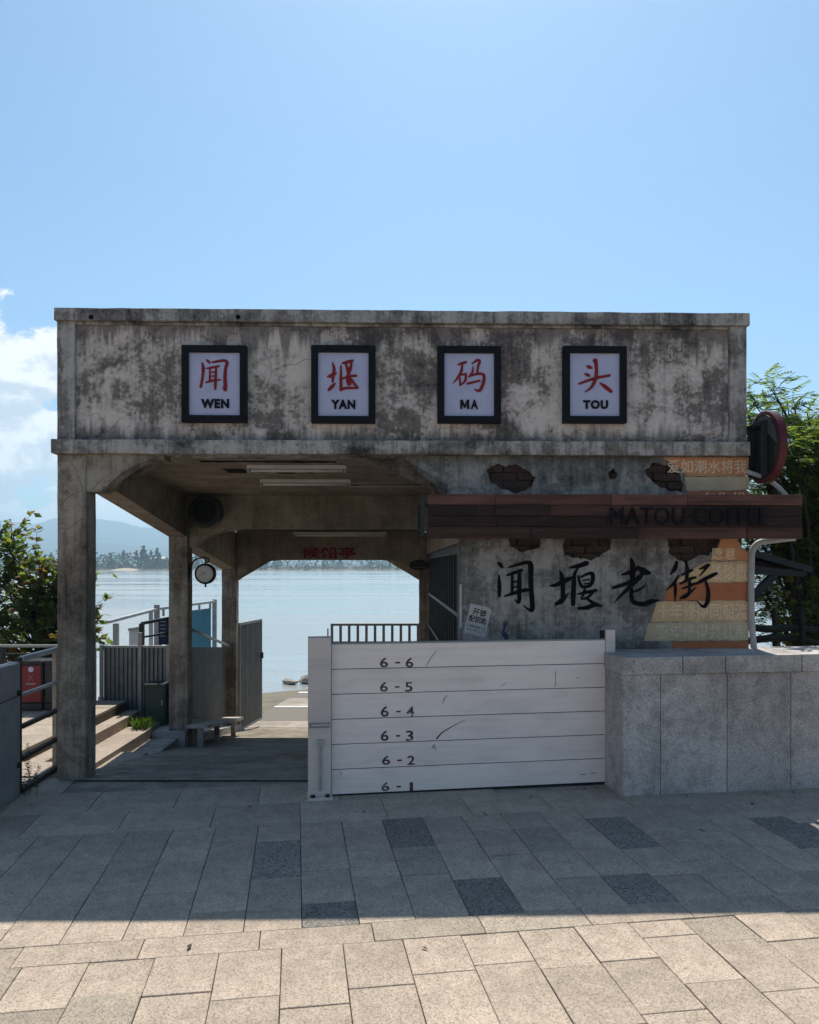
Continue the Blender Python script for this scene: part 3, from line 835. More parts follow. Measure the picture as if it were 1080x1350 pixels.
for row in range(45):
    z = -.1 + row * .062
    for k in range(14):
        u = KU + .02 + k * .212 + (.106 if row % 2 else 0)
        c = Vector((u + .1, z + .028))
        near = any(min(h_[0] for h_ in h) - .2 < c.x < max(h_[0] for h_ in h) + .2 and min(h_[1] for h_ in h) - .05 < c.y < max(h_[1] for h_ in h) + .05 for h in holes)
        if near and u + .2 < UW - .01:
            o = add('brick', *s_box(-.1, .1, -.03, .02, -.026, .026, 0, sub=.055, jit=.008, seed=nb % 4), M['brick'])
            k4 = nb % 4
            if k4 in brick_me:
                old = o.data; o.data = brick_me[k4]; bpy.data.meshes.remove(old)
            else: brick_me[k4] = o.data
            o.parent = kw; o.location = (u + .1, .078 + rnd.uniform(-.008, .02), z + .028); o.rotation_euler = (0, rnd.gauss(0, .012), rnd.gauss(0, .02)); nb += 1
add('kiosk_side', *s_box(UW - .12, UW - .006, .21, 5.4, -1.2, 2.30, 0, sub=.4, jit=.003), M['kiosk'], P)
add('kiosk_back', *s_box(KU + .08, UW - .13, 5.3, 5.42, -1.2, 2.18, 0), M['kiosk'], P)
add('side_lintel', *s_box(KU, KU + .1, .21, 5.5, 1.78, 2.31, .004, sub=.3, jit=.002), M['inside'], P)
add('kiosk_floor', *s_box(KU + .05, UW - .13, .21, 5.3, -.9, -.05, 0), M['mortar'], P)
add('kiosk_pier', *s_box(KU, KU + .1, .064, .24, -.2, 1.779, .004), M['kiosk'], P)
# grille along the passage side
gr = bx('window_grille', P, M['steel_dark'], KU + .02, KU + .05, .245, 5.5, 1.70, 1.775, .003)
OFFK = gr
for z in (.30, .72, 1.18):
    o = bx('grille_rail', gr, M['steel_dark'], KU + .015, KU + .055, .245, 5.5, z, z + .035, .002)
v = .30
while v < 5.45:
    bx('grille_bar', gr, M['steel_dark'], KU + .022, KU + .048, v, v + .026, -.9, 1.70, .002); v += .29
add('dark_interior_sheet', *s_box(KU + .09, KU + .11, .25, 5.3, -.9, 1.77, 0), M['steel_dark'], P)  # dark sheet standing in for the unlit kiosk interior
u_, z_ = hit(608, 799, .018)
bx('edge_trim', P, M['steel_light'], KU - .006, KU + .014, .008, .0185, hit(608, 828, .018)[1], hit(608, 770, .018)[1], .002)

# painted slogan bands at the right end of the kiosk wall
def band(px, m, seed, text=None, tpx=None, tm='mtext', dv=0.0):
    o = add('mural_band', *s_sheet(ragged(pxpoly(px), .03, .005, seed), [], .0175 - dv, .0198), M[m], plaster)
    if text:
        a = hit(tpx[0], tpx[3], .018); c = hit(tpx[1], tpx[2], .018)
        add('mural_lettering', *s_text(text, a[0], c[0], a[1], c[1], .0165 - dv, 0.0, .012), M[tm], plaster)
band([(873, 603), (987, 603), (987, 627), (906, 628), (896, 617)], 'orange', 1, '爱如潮水将我', (880, 985, 606, 624))
band([(903, 629), (987, 628), (987, 646), (906, 647)], 'beige', 2)
band([(906, 648), (987, 647), (987, 666), (906, 666)], 'orange_dk', 3, '向你推', (925, 985, 649, 664))
band([(952, 704), (970, 704), (976, 724), (986, 727), (986, 739), (936, 739), (946, 724)], 'orange', 4, '愿意', (938, 970, 722, 738))
band([(930, 741), (986, 740), (986, 767), (888, 768), (910, 752)], 'tan', 5, '最珍贵', (937, 985, 743, 765))
band([(882, 769), (987, 768), (987, 791), (876, 792)], 'orange_dk', 6)
band([(866, 793), (987, 792), (987, 819), (858, 820)], 'tan', 7, '十年修得同船渡', (867, 986, 795, 817))
band([(855, 821), (987, 820), (987, 844), (849, 845)], 'beige', 8, '百年修得共枕眠', (866, 986, 823, 843), 'mtext2')
band([(886, 846), (987, 845), (987, 862), (886, 862)], 'orange_dk', 9)
# brushed street name
Z5 = lambda x, y: hit(640 + x / 6.75, 725 + y / 6.75, .017)
Z6 = lambda x, y: hit(795 + x / 6.75, 720 + y / 6.75, .017)
WEN = [[(108, 112, 10), (128, 125, 34), (150, 152, 26)], [(120, 228, 16), (125, 320, 36), (124, 408, 28)],
       [(208, 155, 16), (300, 128, 28), (370, 112, 36), (404, 140, 46), (405, 300, 40), (418, 480, 44), (414, 535, 38), (385, 528, 20), (338, 495, 6)],
       [(195, 225, 20), (260, 203, 30), (322, 180, 30)], [(238, 225, 22), (240, 320, 26), (236, 390, 26)],
       [(303, 190, 32), (302, 330, 40), (298, 465, 30), (262, 440, 8)], [(245, 285, 14), (300, 275, 16)], [(245, 336, 14), (300, 322, 16)],
       [(172, 412, 14), (250, 386, 30), (330, 362, 36), (375, 356, 32)]]
YAN = [[(578, 320, 16), (640, 308, 36), (720, 268, 42), (785, 242, 20)], [(662, 182, 10), (682, 240, 42), (690, 330, 42), (690, 430, 40)],
       [(630, 480, 32), (680, 452, 46), (740, 385, 8)], [(757, 157, 20), (830, 142, 42), (900, 118, 44)],
       [(832, 150, 14), (795, 215, 30), (786, 330, 44), (780, 482, 38)], [(826, 232, 18), (840, 290, 26), (862, 330, 30)],
       [(850, 242, 18), (915, 212, 26), (952, 215, 38), (955, 270, 36), (925, 320, 32), (870, 328, 22)], [(866, 272, 12), (922, 262, 16)], [(880, 302, 12), (920, 297, 14)],
       [(822, 393, 14), (900, 377, 30), (985, 360, 26)], [(885, 345, 18), (872, 395, 24), (850, 438, 10)], [(955, 376, 26), (910, 425, 22), (852, 440, 10)],
       [(893, 425, 18), (950, 465, 28), (1000, 488, 24)], [(828, 520, 24), (900, 514, 38), (970, 492, 34), (1032, 497, 16)]]
LAO = [[(252, 118, 28), (266, 180, 50), (262, 260, 52), (266, 320, 26)], [(170, 255, 18), (240, 232, 36), (300, 202, 34), (322, 184, 18)],
       [(94, 370, 28), (200, 336, 36), (300, 292, 38)], [(312, 182, 20), (358, 222, 62), (412, 240, 34)],
       [(372, 222, 20), (330, 272, 42), (240, 362, 40), (150, 450, 20), (96, 510, 4)], [(376, 350, 10), (320, 390, 22), (262, 410, 14)],
       [(255, 378, 28), (254, 450, 36), (278, 500, 40), (360, 516, 42), (430, 492, 44), (495, 482, 16)]]
JIE = [[(655, 142, 28), (640, 200, 40), (602, 250, 12)], [(672, 262, 16), (630, 330, 30), (566, 390, 8)], [(640, 322, 22), (645, 400, 28), (640, 492, 8)],
       [(740, 140, 18), (750, 220, 36), (742, 290, 26)], [(700, 258, 14), (760, 227, 30), (800, 212, 14)], [(690, 335, 16), (760, 297, 30), (822, 278, 22)],
       [(772, 298, 22), (766, 415, 26)], [(706, 378, 14), (800, 342, 24), (850, 322, 12)], [(694, 463, 24), (740, 440, 34), (830, 365, 5)],
       [(862, 205, 14), (910, 182, 28), (938, 168, 30)], [(858, 268, 5), (886, 235, 16), (935, 175, 24)], [(832, 335, 18), (910, 292, 36), (1008, 243, 26)],
       [(916, 320, 22), (936, 400, 30), (930, 490, 38), (900, 538, 30), (870, 522, 16), (836, 490, 4)]]
br = random.Random(3)
for nm_, st_, cf in (('wen', WEN, Z5), ('yan', YAN, Z5), ('lao', LAO, Z6), ('jie', JIE, Z6)):
    add('painted_character', *s_brush(st_, cf, .0165 if nm_ != 'jie' else .014, .001, br), M['ink'], plaster)
# a smear of blue paint
u_, z_ = hit(666, 832, .019)
add('paint_smear', *s_sheet(ragged([(u_ - .012, z_ + .07), (u_ + .012, z_ + .06), (u_ + .008, z_ + .0), (u_ + .028, z_ - .03), (u_ + .02, z_ - .07), (u_ + .008, z_ - .1), (u_ - .004, z_ - .05), (u_ - .02, z_ - .02), (u_ - .008, z_ + .02)], .02, .012, 5), [], .0182, .0198), M['blue'], plaster)
# red name over the river opening
a = hit(398, 736.5, 5.535); c = hit(469, 721, 5.535)
add('beam_lettering', *s_text('候船亭', a[0], c[0], a[1], c[1], 5.5345, .004, .02), M['red'], P)

# ================================================================== NAME SIGNS ON THE PARAPET
ZW = {}
S1 = {'WEN': [[(388, 290, 20), (408, 308, 40), (436, 336, 34)], [(318, 345, 30), (335, 420, 48), (325, 560, 42), (296, 718, 40)],
              [(482, 330, 28), (580, 312, 40), (672, 302, 40), (712, 338, 50), (688, 430, 48), (680, 600, 54), (688, 740, 54), (676, 772, 34), (642, 718, 12)],
              [(392, 425, 24), (480, 412, 34), (584, 390, 28)], [(440, 430, 28), (440, 620, 32)], [(540, 410, 28), (530, 580, 44), (525, 748, 38)],
              [(450, 490, 22), (530, 480, 22)], [(450, 552, 22), (530, 545, 20)], [(378, 650, 24), (480, 620, 34), (608, 606, 20)]],
      'YAN': [[(345, 347, 28), (366, 440, 50), (350, 560, 50), (345, 640, 34)], [(258, 560, 18), (330, 540, 66), (398, 502, 28)], [(280, 768, 40), (330, 720, 60), (385, 662, 22)],
              [(475, 388, 28), (475, 550, 44), (476, 700, 50), (472, 765, 48)], [(497, 345, 24), (580, 326, 50), (658, 302, 38)],
              [(545, 340, 26), (572, 420, 44), (590, 500, 44)], [(640, 340, 36), (626, 430, 48), (602, 500, 38)], [(560, 430, 26), (620, 425, 26)],
              [(502, 590, 26), (600, 552, 38), (718, 543, 34)], [(592, 505, 46), (598, 600, 96), (606, 665, 76)], [(640, 600, 38), (700, 690, 42), (745, 735, 26)], [(468, 768, 36), (560, 738, 40), (745, 738, 26)]],
      'MA': [[(338, 368, 24), (400, 347, 44), (458, 328, 42)], [(405, 352, 28), (386, 480, 46), (320, 590, 36), (252, 664, 10)], [(360, 535, 24), (372, 690, 38)],
             [(362, 532, 26), (458, 516, 38)], [(460, 522, 34), (450, 620, 38), (380, 688, 20)],
             [(562, 350, 22), (640, 298, 40), (680, 318, 40), (652, 400, 36), (640, 500, 34)], [(575, 390, 8), (562, 490, 36), (508, 560, 26)],
             [(507, 560, 24), (610, 520, 36), (700, 512, 40), (748, 548, 46), (735, 660, 52), (690, 765, 50), (645, 778, 36), (588, 750, 8)], [(488, 668, 34), (580, 645, 34), (678, 622, 34)]],
      'TOU': [[(385, 387, 26), (420, 405, 58), (466, 420, 26)], [(356, 512, 26), (395, 530, 52), (430, 550, 26)],
              [(515, 305, 76), (528, 345, 56), (535, 500, 54), (510, 620, 56), (450, 730, 44), (352, 803, 12)],
              [(262, 670, 34), (370, 630, 40), (520, 580, 48), (640, 556, 40), (742, 537, 42)], [(602, 666, 34), (680, 722, 60), (762, 788, 58)]]}
signs = [('WEN', 239, 325, 455, 556, 240, (265, 302, 526, 538)), ('YAN', 410, 495, 455, 557, 410, (436.5, 468.5, 527, 539)),
         ('MA', 577, 661, 456, 557, 576, (607, 630.5, 527, 539)), ('TOU', 743, 827, 456, 557, 742, (769, 802, 527.5, 539))]
where = {'WEN': 'leftmost of the row', 'YAN': 'second from the left', 'MA': 'third from the left', 'TOU': 'rightmost of the row'}
for (nm, x0, x1, y0, y1, ox, tx) in signs:
    VF = -.03
    a = hit(x0, y1, VF); c = hit(x1, y0, VF)
    s = thing('name_sign', 'black framed sign with red character over black letters %s on parapet, %s' % (nm, where[nm]), 'sign', B, ((a[0] + c[0]) / 2, .028, a[1]), 'framed name signs on the parapet')
    fw = .052
    u0, u1, z0, z1 = a[0], c[0], a[1], c[1]
    fr_ = [s_box(u0, u1, VF, .026, z1 - fw, z1, .003), s_box(u0, u1, VF, .026, z0, z0 + fw, .003),
           s_box(u0, u0 + fw, VF + .001, .026, z0 + fw, z1 - fw, .003), s_box(u1 - fw, u1, VF + .001, .026, z0 + fw, z1 - fw, .003)]
    add('frame', *merge(*fr_), M['frame'], s)
    bx('panel', s, M['panel'], u0 + fw - .002, u1 - fw + .002, -.006, .02, z0 + fw - .002, z1 - fw + .002, 0)
    add('character', *s_brush(S1[nm], lambda x, y: hit(ox + x / 12.0, 450 + y / 12.0, -.01), -.0062, .004, br), M['red'], s)
    p = hit(tx[0], tx[3], -.012); q = hit(tx[1], tx[2], -.012)
    if nm == 'MA':                                       # the M is cut as its own solid letter
        um = p[0] + (q[0] - p[0]) * .50; hm = q[1] - p[1]; wm = um - p[0]
        mo = [(0, 0), (.24, 0), (.24, .62), (.42, .12), (.58, .12), (.76, .62), (.76, 0), (1, 0), (1, 1), (.72, 1), (.5, .4), (.28, 1), (0, 1)]
        add('letter', *s_prism([(p[0] + a_ * wm, p[1] + b_ * hm) for a_, b_ in mo], -.014, -.0058), M['black'], s)
        add('letter', *s_text('A', um + .012, q[0], p[1], q[1], -.006, .008, .05), M['black'], s)
    else: add_letters(s_text(nm, p[0], q[0], p[1], q[1], -.006, .008, .05, 0.0, 1.16), M['black'], s)

# ================================================================== TIMBER SIGN BOARD
VS = -.24
sb = thing('timber_sign_board', 'long dark reclaimed-timber sign board over the kiosk with raised letters MATOU COFFEE', 'sign board', B, (hit(810, 708, VS)[0], VS, hit(810, 709, VS)[1]))
def H(px, py): return hit(px, py, VS)
rows = [(651, 665.3, [564, 653, 806, 906, 1058]), (665.6, 679.8, [564, 628, 652.5, 725, 803, 905, 980, 1058]), (680.1, 694.2, [564, 654.5, 800, 905, 1058]), (694.5, 710, [564, 700, 842, 985, 1058])]
L0, L1 = H(564, 700)[0], H(1058, 700)[0]
zt, zb = H(564, 651)[1], H(564, 710)[1]
bx('backing_board', sb, M['wood_grey'], L0 + .01, L1 - .01, VS + .03, VS + .1, zb + .005, zt - .005, .003)
for ri, (ya, yb, cuts) in enumerate(rows):
    for i in range(len(cuts) - 1):
        u0, u1 = H(cuts[i], 700)[0], H(cuts[i + 1], 700)[0]
        za, zb_ = H(564, ya)[1], H(564, yb)[1]
        d = rnd.uniform(-.008, .006)
        bx('plank', sb, M['wood'], u0 + .001, u1 - .001, VS + d, VS + .029, zb_ + .0008, za - .0008, .0025)
a = H(804, 692.5); c = H(1011, 669)
add_letters(s_text('MATOU COFFEE', a[0], c[0], a[1], c[1], VS - .009, .018, 0.0, 0.0, 1.05), M['black'], sb)
for u in (L0 + .35, L0 + 1.5, L0 + 2.3):
    bx('bracket', sb, M['steel_dark'], u, u + .03, VS + .1, .019, zt - .08, zt - .045, 0)
# metal return frame at the left end
zt2 = zt - .01
fr2 = merge(s_box(L0 - .05, L0 - .022, VS, VS + .03, zb + .02, zt2, .002), s_box(L0 - .05, L0 - .022, VS + .03, .5, zt2 - .03, zt2, .002),
            s_box(L0 - .05, L0 - .022, .47, .5, zb + .05, zt2 - .03, .002), s_bar((L0 - .036, VS + .03, zb + .05), (L0 - .036, .47, zt2 - .2), .02),
            s_box(L0 - .022, L0 + .02, VS + .036, VS + .066, zt2 - .09, zt2 - .06, .002))
add('return_frame', *fr2, M['steel_dark'], sb)

# ================================================================== ROUND LIGHT BOX AT THE CORNER
cu, cz = B.hit(1014, 591, -.02)
uR = UW + .09
rb = thing('round_light_box', 'round dark projecting light box with red rim on the right corner of the pavilion', 'light box', B, (uR, -.05, cz - .27))
rr = .275
add('drum', *s_disc((uR, -.05, cz), (1, 0, 0), [(0, rr - .012), (.004, rr - .002), (.058, rr - .002), (.062, rr - .012)], 56), M['maroon'], rb, smooth=False)
add('face_plate', *s_disc((uR - .004, -.05, cz), (1, 0, 0), [(0, rr - .03), (.003, rr - .028)], 56), M['glassdark'], rb)
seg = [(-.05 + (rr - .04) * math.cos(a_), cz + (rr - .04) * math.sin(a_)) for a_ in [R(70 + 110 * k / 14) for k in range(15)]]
add('painted_face_sheen', *s_prism([(-.05 + .02, cz + .18)] + seg[1:], uR - .006, uR - .0042, 'vz'), M['sheen_tone'], rb)  # lighter upper segment paints a sheen on the dark face
for v0 in (-.16, .06):
    bx('bracket_bar', rb, M['steel_dark'], uR - .045, uR - .012, v0, v0 + .03, cz - .22, cz + .19, .002)
bx('bracket_bar', rb, M['steel_dark'], uR - .045, uR - .012, -.16, .30, cz + .16, cz + .188, .002)
bx('bracket_arm', rb, M['steel_dark'], UW - .003, uR - .046, .06, .085, cz + .155, cz + .18, .002)
bx('bracket_arm', rb, M['steel_dark'], UW - .003, uR - .046, .06, .085, cz - .17, cz - .145, .002)
# conduits
def cond(pts, r, label, nm='conduit'):
    q = [Vector(p) for p in catmull([tuple(p) for p in pts], 6)]
    o = add(nm, *s_tube(q, r, 10), M['conduit'], None, True, B, tuple(q[0]))
    tag(o, label, 'conduit', 'conduits at the pavilion corner')
    return o
e = hit(988, 621, -.02); g2 = hit(1008, 630, -.05); g3 = hit(1026, 642, -.1); g4 = hit(1040, 656, -.13)
cond([(e[0], .02, e[1]), (g2[0], -.05, g2[1]), (g3[0], -.1, g3[1]), (g4[0], -.12, g4[1])], .018, 'pale cable sleeve running from the parapet corner down behind the timber sign board')
pts = [(1048, 709), (1015, 713), (1000, 716), (992, 727), (991, 745), (990.5, 790), (992, 830), (995, 862)]
cond([(*(lambda r_: (r_[0], .0, r_[1]))(hit(a_, b_, .0)),) for a_, b_ in pts], .024, 'grey pipe bending out from under the sign board and dropping to the granite wall')

# ================================================================== PAPER NOTICE
a = hit(630, 818, .016); pr = R(-14)
pn = thing('paper_notice', 'small tilted white paper notice with black handwriting on the kiosk wall', 'notice', B, (a[0], .016, a[1] - .12))
def rot2(x, z): return (a[0] + x * math.cos(pr) - z * math.sin(pr), a[1] + x * math.sin(pr) + z * math.cos(pr))
hw, hh = .083, .115
add('sheet', *s_sheet(ragged([rot2(-hw, -hh), rot2(hw, -hh), rot2(hw, hh * .9), rot2(hw * .6, hh), rot2(-hw, hh)], .03, .003, 8), [], .0155, .019), M['paper'], pn)
for s_, zc2, hgt, wd in (('开锁', .062, .055, .11), ('配钥匙', .005, .052, .14), ('13806512', -.05, .02, .14), ('24小时上门', -.078, .02, .14)):
    x_, z2 = rot2(0, zc2)
    add('handwriting', *s_text(s_, x_ - wd / 2, x_ + wd / 2, z2 - hgt / 2, z2 + hgt / 2, .015, 0, .02 if hgt > .03 else .005, pr), M['ink'], pn)

# ================================================================== FITTINGS UNDER THE ROOF
def batten(name, label, u0, u1, v, z, tilt=0.0):
    o = thing(name, label, 'lamp', B, ((u0 + u1) / 2, v, z), 'fluorescent battens under the roof')
    bx('housing', o, M['white_paint'], u0, u1, v - .03, v + .03, z + .03, z + .06, .003)
    add('tube', *s_tube([(u0 + .03, v, z + .012), (u1 - .03, v, z + .012)], .013, 10), M['white_paint'], o, True)
    for uu in (u0, u1 - .02): bx('end_cap', o, M['steel_light'], uu, uu + .02, v - .02, v + .02, z - .006, z + .0295, .002)
zs = lambda v: 2.50 - (v - .19) * .11 / 2.71 - .06
u0, u1 = hit(326, 625, .85)[0], hit(457, 625, .85)[0]
batten('fluorescent_lamp', 'unlit fluorescent batten on the ceiling, the one nearest the front', u0, u1, .85, zs(.85))
u0, u1 = hit(342, 643, 1.6)[0], hit(462, 643, 1.6)[0]
batten('fluorescent_lamp', 'unlit fluorescent batten on the ceiling just before the first cross beam', u0, u1, 1.65, zs(1.65))
u0, u1 = hit(386, 703, 5.3)[0], hit(510, 703, 5.3)[0]
batten('fluorescent_lamp', 'unlit fluorescent batten above the red letters on the far beam', u0, u1, 5.4, hit(400, 707, 5.4)[1])
cp = [hit(x_, y_, 2.0) for x_, y_ in ((462, 641), (520, 641), (565, 641), (571, 646), (573, 660))]
tag(add('ceiling_cable', *s_tube([(p[0], 2.0, min(p[1], zs(2.0) + .05)) for p in cp], .008, 6), M['steel_light'], None, True, B, (cp[0][0], 2.0, cp[0][1])), 'thin pale cable along the ceiling beside the lamps', 'cable')
c = hit(269.5, 674.5, 2.6)
dr = thing('round_drum_lamp', 'round black drum hanging in the dark corner under the roof', 'drum', B, (c[0], 2.6, c[1] - .18))
add('drum', *s_disc((c[0], 2.6, c[1]), (0, 1, 0), [(0, .15), (.01, .178), (.15, .178), (.16, .15)], 40), M['steel_dark'], dr)
add('front_ring', *s_disc((c[0], 2.592, c[1]), (0, 1, 0), [(0, .10), (.004, .13), (.008, .13)], 40), M['frame'], dr)
add('hanger', *s_bar((c[0], 2.68, c[1] + .17), (c[0], 2.68, 2.40), .03), M['steel_dark'], dr)
# clock on its scroll bracket
vk = 2.9
c = hit(271, 756.5, vk); pu = PILW
ck = thing('bracket_clock', 'round double-faced clock hanging from a scroll bracket on the middle pillar', 'clock', B, (c[0], vk, c[1] - .15))
rc = .118
add('case', *s_disc((c[0], vk - .035, c[1]), (0, 1, 0), [(0, rc - .022), (.0, rc - .004), (.012, rc), (.058, rc), (.07, rc - .004), (.07, rc - .022)], 40), M['frame'], ck)
dial = add('dial', *s_disc((c[0], vk - .0365, c[1]), (0, 1, 0), [(0, rc - .026), (.001, rc - .024)], 40), M['clockface'], ck)
for k in range(12):
    a_ = k * math.tau / 12
    p = lambda r_: (c[0] + r_ * math.sin(a_), vk - .038, c[1] + r_ * math.cos(a_))
    add('hour_mark', *s_bar(p(rc - .045), p(rc - .03), .005, .002), M['black'], dial)
for a_, l in ((R(305), .05), (R(252), .07)):
    add('hand', *s_bar((c[0], vk - .0395, c[1]), (c[0] + l * math.sin(a_), vk - .0395, c[1] + l * math.cos(a_)), .006, .002), M['black'], dial)
add('finial', *s_disc((c[0], vk, c[1] - rc - .035), (0, 0, 1), [(0, .004), (.012, .014), (.024, .008), (.038, .012)], 12), M['frame'], ck)
add('hanging_rod', *s_tube([(c[0], vk, c[1] + rc - .002), (c[0], vk, c[1] + rc + .055)], .008, 8), M['frame'], ck)
sc_pts = [(pu + .005, vk, c[1] - .06), (pu + .02, vk, c[1] + .06), (pu + .06, vk, c[1] + .15), (c[0] - .02, vk, c[1] + .185), (c[0] + .035, vk, c[1] + .165), (c[0] + .03, vk, c[1] + .13), (c[0], vk, c[1] + .14)]
add('scroll_bracket', *s_tube(catmull(sc_pts, 6), .008, 8), M['frame'], ck, True)
bx('back_plate', ck, M['frame'], pu + .0045, pu + .014, vk - .025, vk + .025, c[1] - .09, c[1] + .12, .002)
# little oval plate at the far right pillar
c = hit(553, 745, 5.44)
op = thing('oval_plate', 'small dark oval plate with pale rim on the far right pillar', 'plate', B, (c[0], 5.44, c[1] - .08))
ov = lambda rx_, rz_: [(c[0] + rx_ * math.cos(x_ / 28 * math.tau), c[1] + rz_ * math.sin(x_ / 28 * math.tau)) for x_ in range(28)]
add('plate', *s_prism(ov(.15, .078), 5.44, 5.452), M['steel_dark'], op)
for dz_ in (.025, -.012, -.04):
    bx('raised_line', op, M['wood_grey'], c[0] - .09, c[0] + .09, 5.436, 5.4395, c[1] + dz_, c[1] + dz_ + .012, 0)
bx('fixing_arm', op, M['steel_dark'], c[0] - .01, c[0] + .01, 5.4525, 5.54, c[1] + .02, c[1] + .05, 0)

# ================================================================== FLOOD BARRIER
g = WF.gnd(437, 1050); g_r = WF.gnd(798, 1033)
ang = math.degrees(math.atan2(g_r[1] - g[1], g_r[0] - g[0]))
FB = Frame(g[0], g[1], ang)
LB = math.hypot(g_r[0] - g[0], g_r[1] - g[1])
fb = thing('flood_barrier', 'grey aluminium flood barrier of six stacked boards with stencilled numbers, across the kiosk side', 'flood barrier', FB, (0, 0, 0))
HB = 1.045 / 6
names = ['6-1', '6-2', '6-3', '6-4', '6-5', '6-6']
npx = [((503, 546, 1031, 1043)), ((504, 547, 996, 1008.5)), ((502, 545, 963, 977)), ((502, 546, 931, 945)), ((501, 544, 899, 912)), ((501, 545, 867, 880))]
for i in range(6):
    z0 = .012 + i * HB
    vs, fs = merge(s_box(0, LB, 0, .055, z0 + .001, z0 + HB - .0055, .003), s_box(.002, LB - .002, .004, .05, z0 + HB - .0053, z0 + HB + .0008, 0))
    lg = bx('stop_log', fb, M['alu'], .001, LB, rnd.uniform(-.002, .001), .055, z0 + .001, z0 + HB - .0035, .002)
    x0, x1, y0, y1 = npx[i]
    for ch, fa, fz in ((names[i][0], 0, .24), ('-', .42, .64), (names[i][2], .77, 1.0)):
        p = FB.hit(x0 + (x1 - x0) * fa, y1, 0); q = FB.hit(x0 + (x1 - x0) * fz, y0, 0)
        if ch == '-':
            m_ = (p[1] + q[1]) / 2; add('stencil_dash', *s_box(p[0] + .01, q[0] - .01, -.0035, -.0022, m_ - .006, m_ + .005, 0), M['stencil'], lg)
        else:
            if ch == '1': p = (p[0] + .022, p[1]); q = (q[0] - .008, q[1])
            add('stencil_number', *s_text(ch, p[0], q[0], p[1], q[1], -.0032, 0, .012), M['stencil'], lg)
bx('seal', fb, M['seal'], .003, LB - .003, .004, .05, .001, 1.051, 0)
bx('top_edge', fb, M['steel'], 0, LB, .001, .054, 1.0515, 1.064, .002)
# scratch and dents on the boards
sp_ = [FB.hit(x_, y_, -.003) for x_, y_ in ((576, 974), (583, 966), (598, 957), (614, 949))]
add('scratch', *s_brush([[(p[0], p[1], wd) for p, wd in zip(sp_, (.009, .007, .004, .002))]], lambda x, y: (x, y), -.0028, .0005, None, .001), M['ink'], fb)
for k_, mk in enumerate((((449, 1017, .004), (450, 1022, .003)), ((570, 986, .005), (573, 982, .003), (574, 990, .002)), ((732, 885, .0025), (733, 895, .003), (732, 905, .002)), ((584, 928, .003), (586, 921, .003), (590, 917, .002)), ((765, 1021, .003), (772, 1021, .004)), ((779, 1020, .003), (787, 1019, .003)), ((760, 894, .003), (763, 893, .002)), ((562, 878, .002), (568, 868, .003), (576, 858, .002)), ((660, 905, .002), (668, 900, .0025)))):
    add('scuff', *s_brush([[(*FB.hit(x_, y_, -.003), wd) for x_, y_, wd in mk]], lambda x, y: (x, y), -.0028, .0005, None, .001), M['ink'], fb)
# posts
wl = .16
po = bx('barrier_post', fb, M['alu_post'], -wl, -.004, -.05, .075, 0, FB.hit(420, 841, -.05)[1], .004)
cu_ = -wl * .5
add('clip', *s_tube([(-wl + .01, -.056, .52), (-.014, -.056, .52), (-.014, -.056, .495), (-wl + .01, -.056, .495), (-wl + .01, -.056, .52)], .006, 6), M['steel'], po)
add('clamp_rod', *s_tube([(cu_, -.064, .06), (cu_, -.064, .40)], .008, 8), M['steel_light'], po)
bx('clamp_head', po, M['steel_light'], cu_ - .02, cu_ + .02, -.08, -.051, .37, .41, .003)
bx('base_plate', po, M['alu_post'], -wl - .006, .006, -.09, .08, -.001, .018, .003)
for uu in (-wl + .03, -.03): add('anchor_bolt', *s_disc((uu, -.068, .0185), (0, 0, 1), [(0, .017), (.014, .017), (.018, .010)], 6), M['steel_dark'], po)
bx('edge_pin', po, M['steel'], -.03, -.02, -.02, -.01, FB.hit(420, 841, -.05)[1], FB.hit(420, 841, -.05)[1] + .06, 0)
bx('barrier_post', fb, M['alu_post'], LB + .003, LB + .075, -.01, .07, 0, 1.13, .004)
bx('post_channel', fb, M['seal'], LB - .02, LB + .0025, .01, .05, 1.0645, 1.125, 0)

# ================================================================== GRANITE WALL
gw = thing('granite_wall', 'low grey speckled granite wall with coping stones below the kiosk', 'wall', W, (0, 0, 0))
HC = W.hit(822, 890, 0)[1]; HT = W.hit(822, 867, -.02)[1]
core = bx('wall_core', gw, M['grout'], .02, 4.5, .02, .46, -.1, HC - .004, 0)
ucut = [0.0] + [W.hit(p, 950, 0)[0] for p in (871, 959, 1043)]
while ucut[-1] < 4.4: ucut.append(ucut[-1] + .47)
for i in range(len(ucut) - 1):
    bx('granite_panel', gw, M['granite'], ucut[i] + (.0 if i == 0 else .0026), ucut[i + 1] - .0026, rnd.uniform(-.001, .0015), .03, -.02, HC - .003, .002)
bx('granite_panel', gw, M['granite'], -.0005, .03, .0315, .47, -.02, HC - .003, .002)
ccut = [-.012] + [W.hit(p, 880, -.02)[0] for p in (901, 957, 1058)]
while ccut[-1] < 4.4: ccut.append(ccut[-1] + .52)
for i in range(len(ccut) - 1):
    bx('coping_stone', gw, M['granite'], ccut[i] + .0025, ccut[i + 1] - .0025, -.02 + rnd.uniform(-.002, .002), .49, HC, HT + rnd.uniform(-.002, .002), .007)

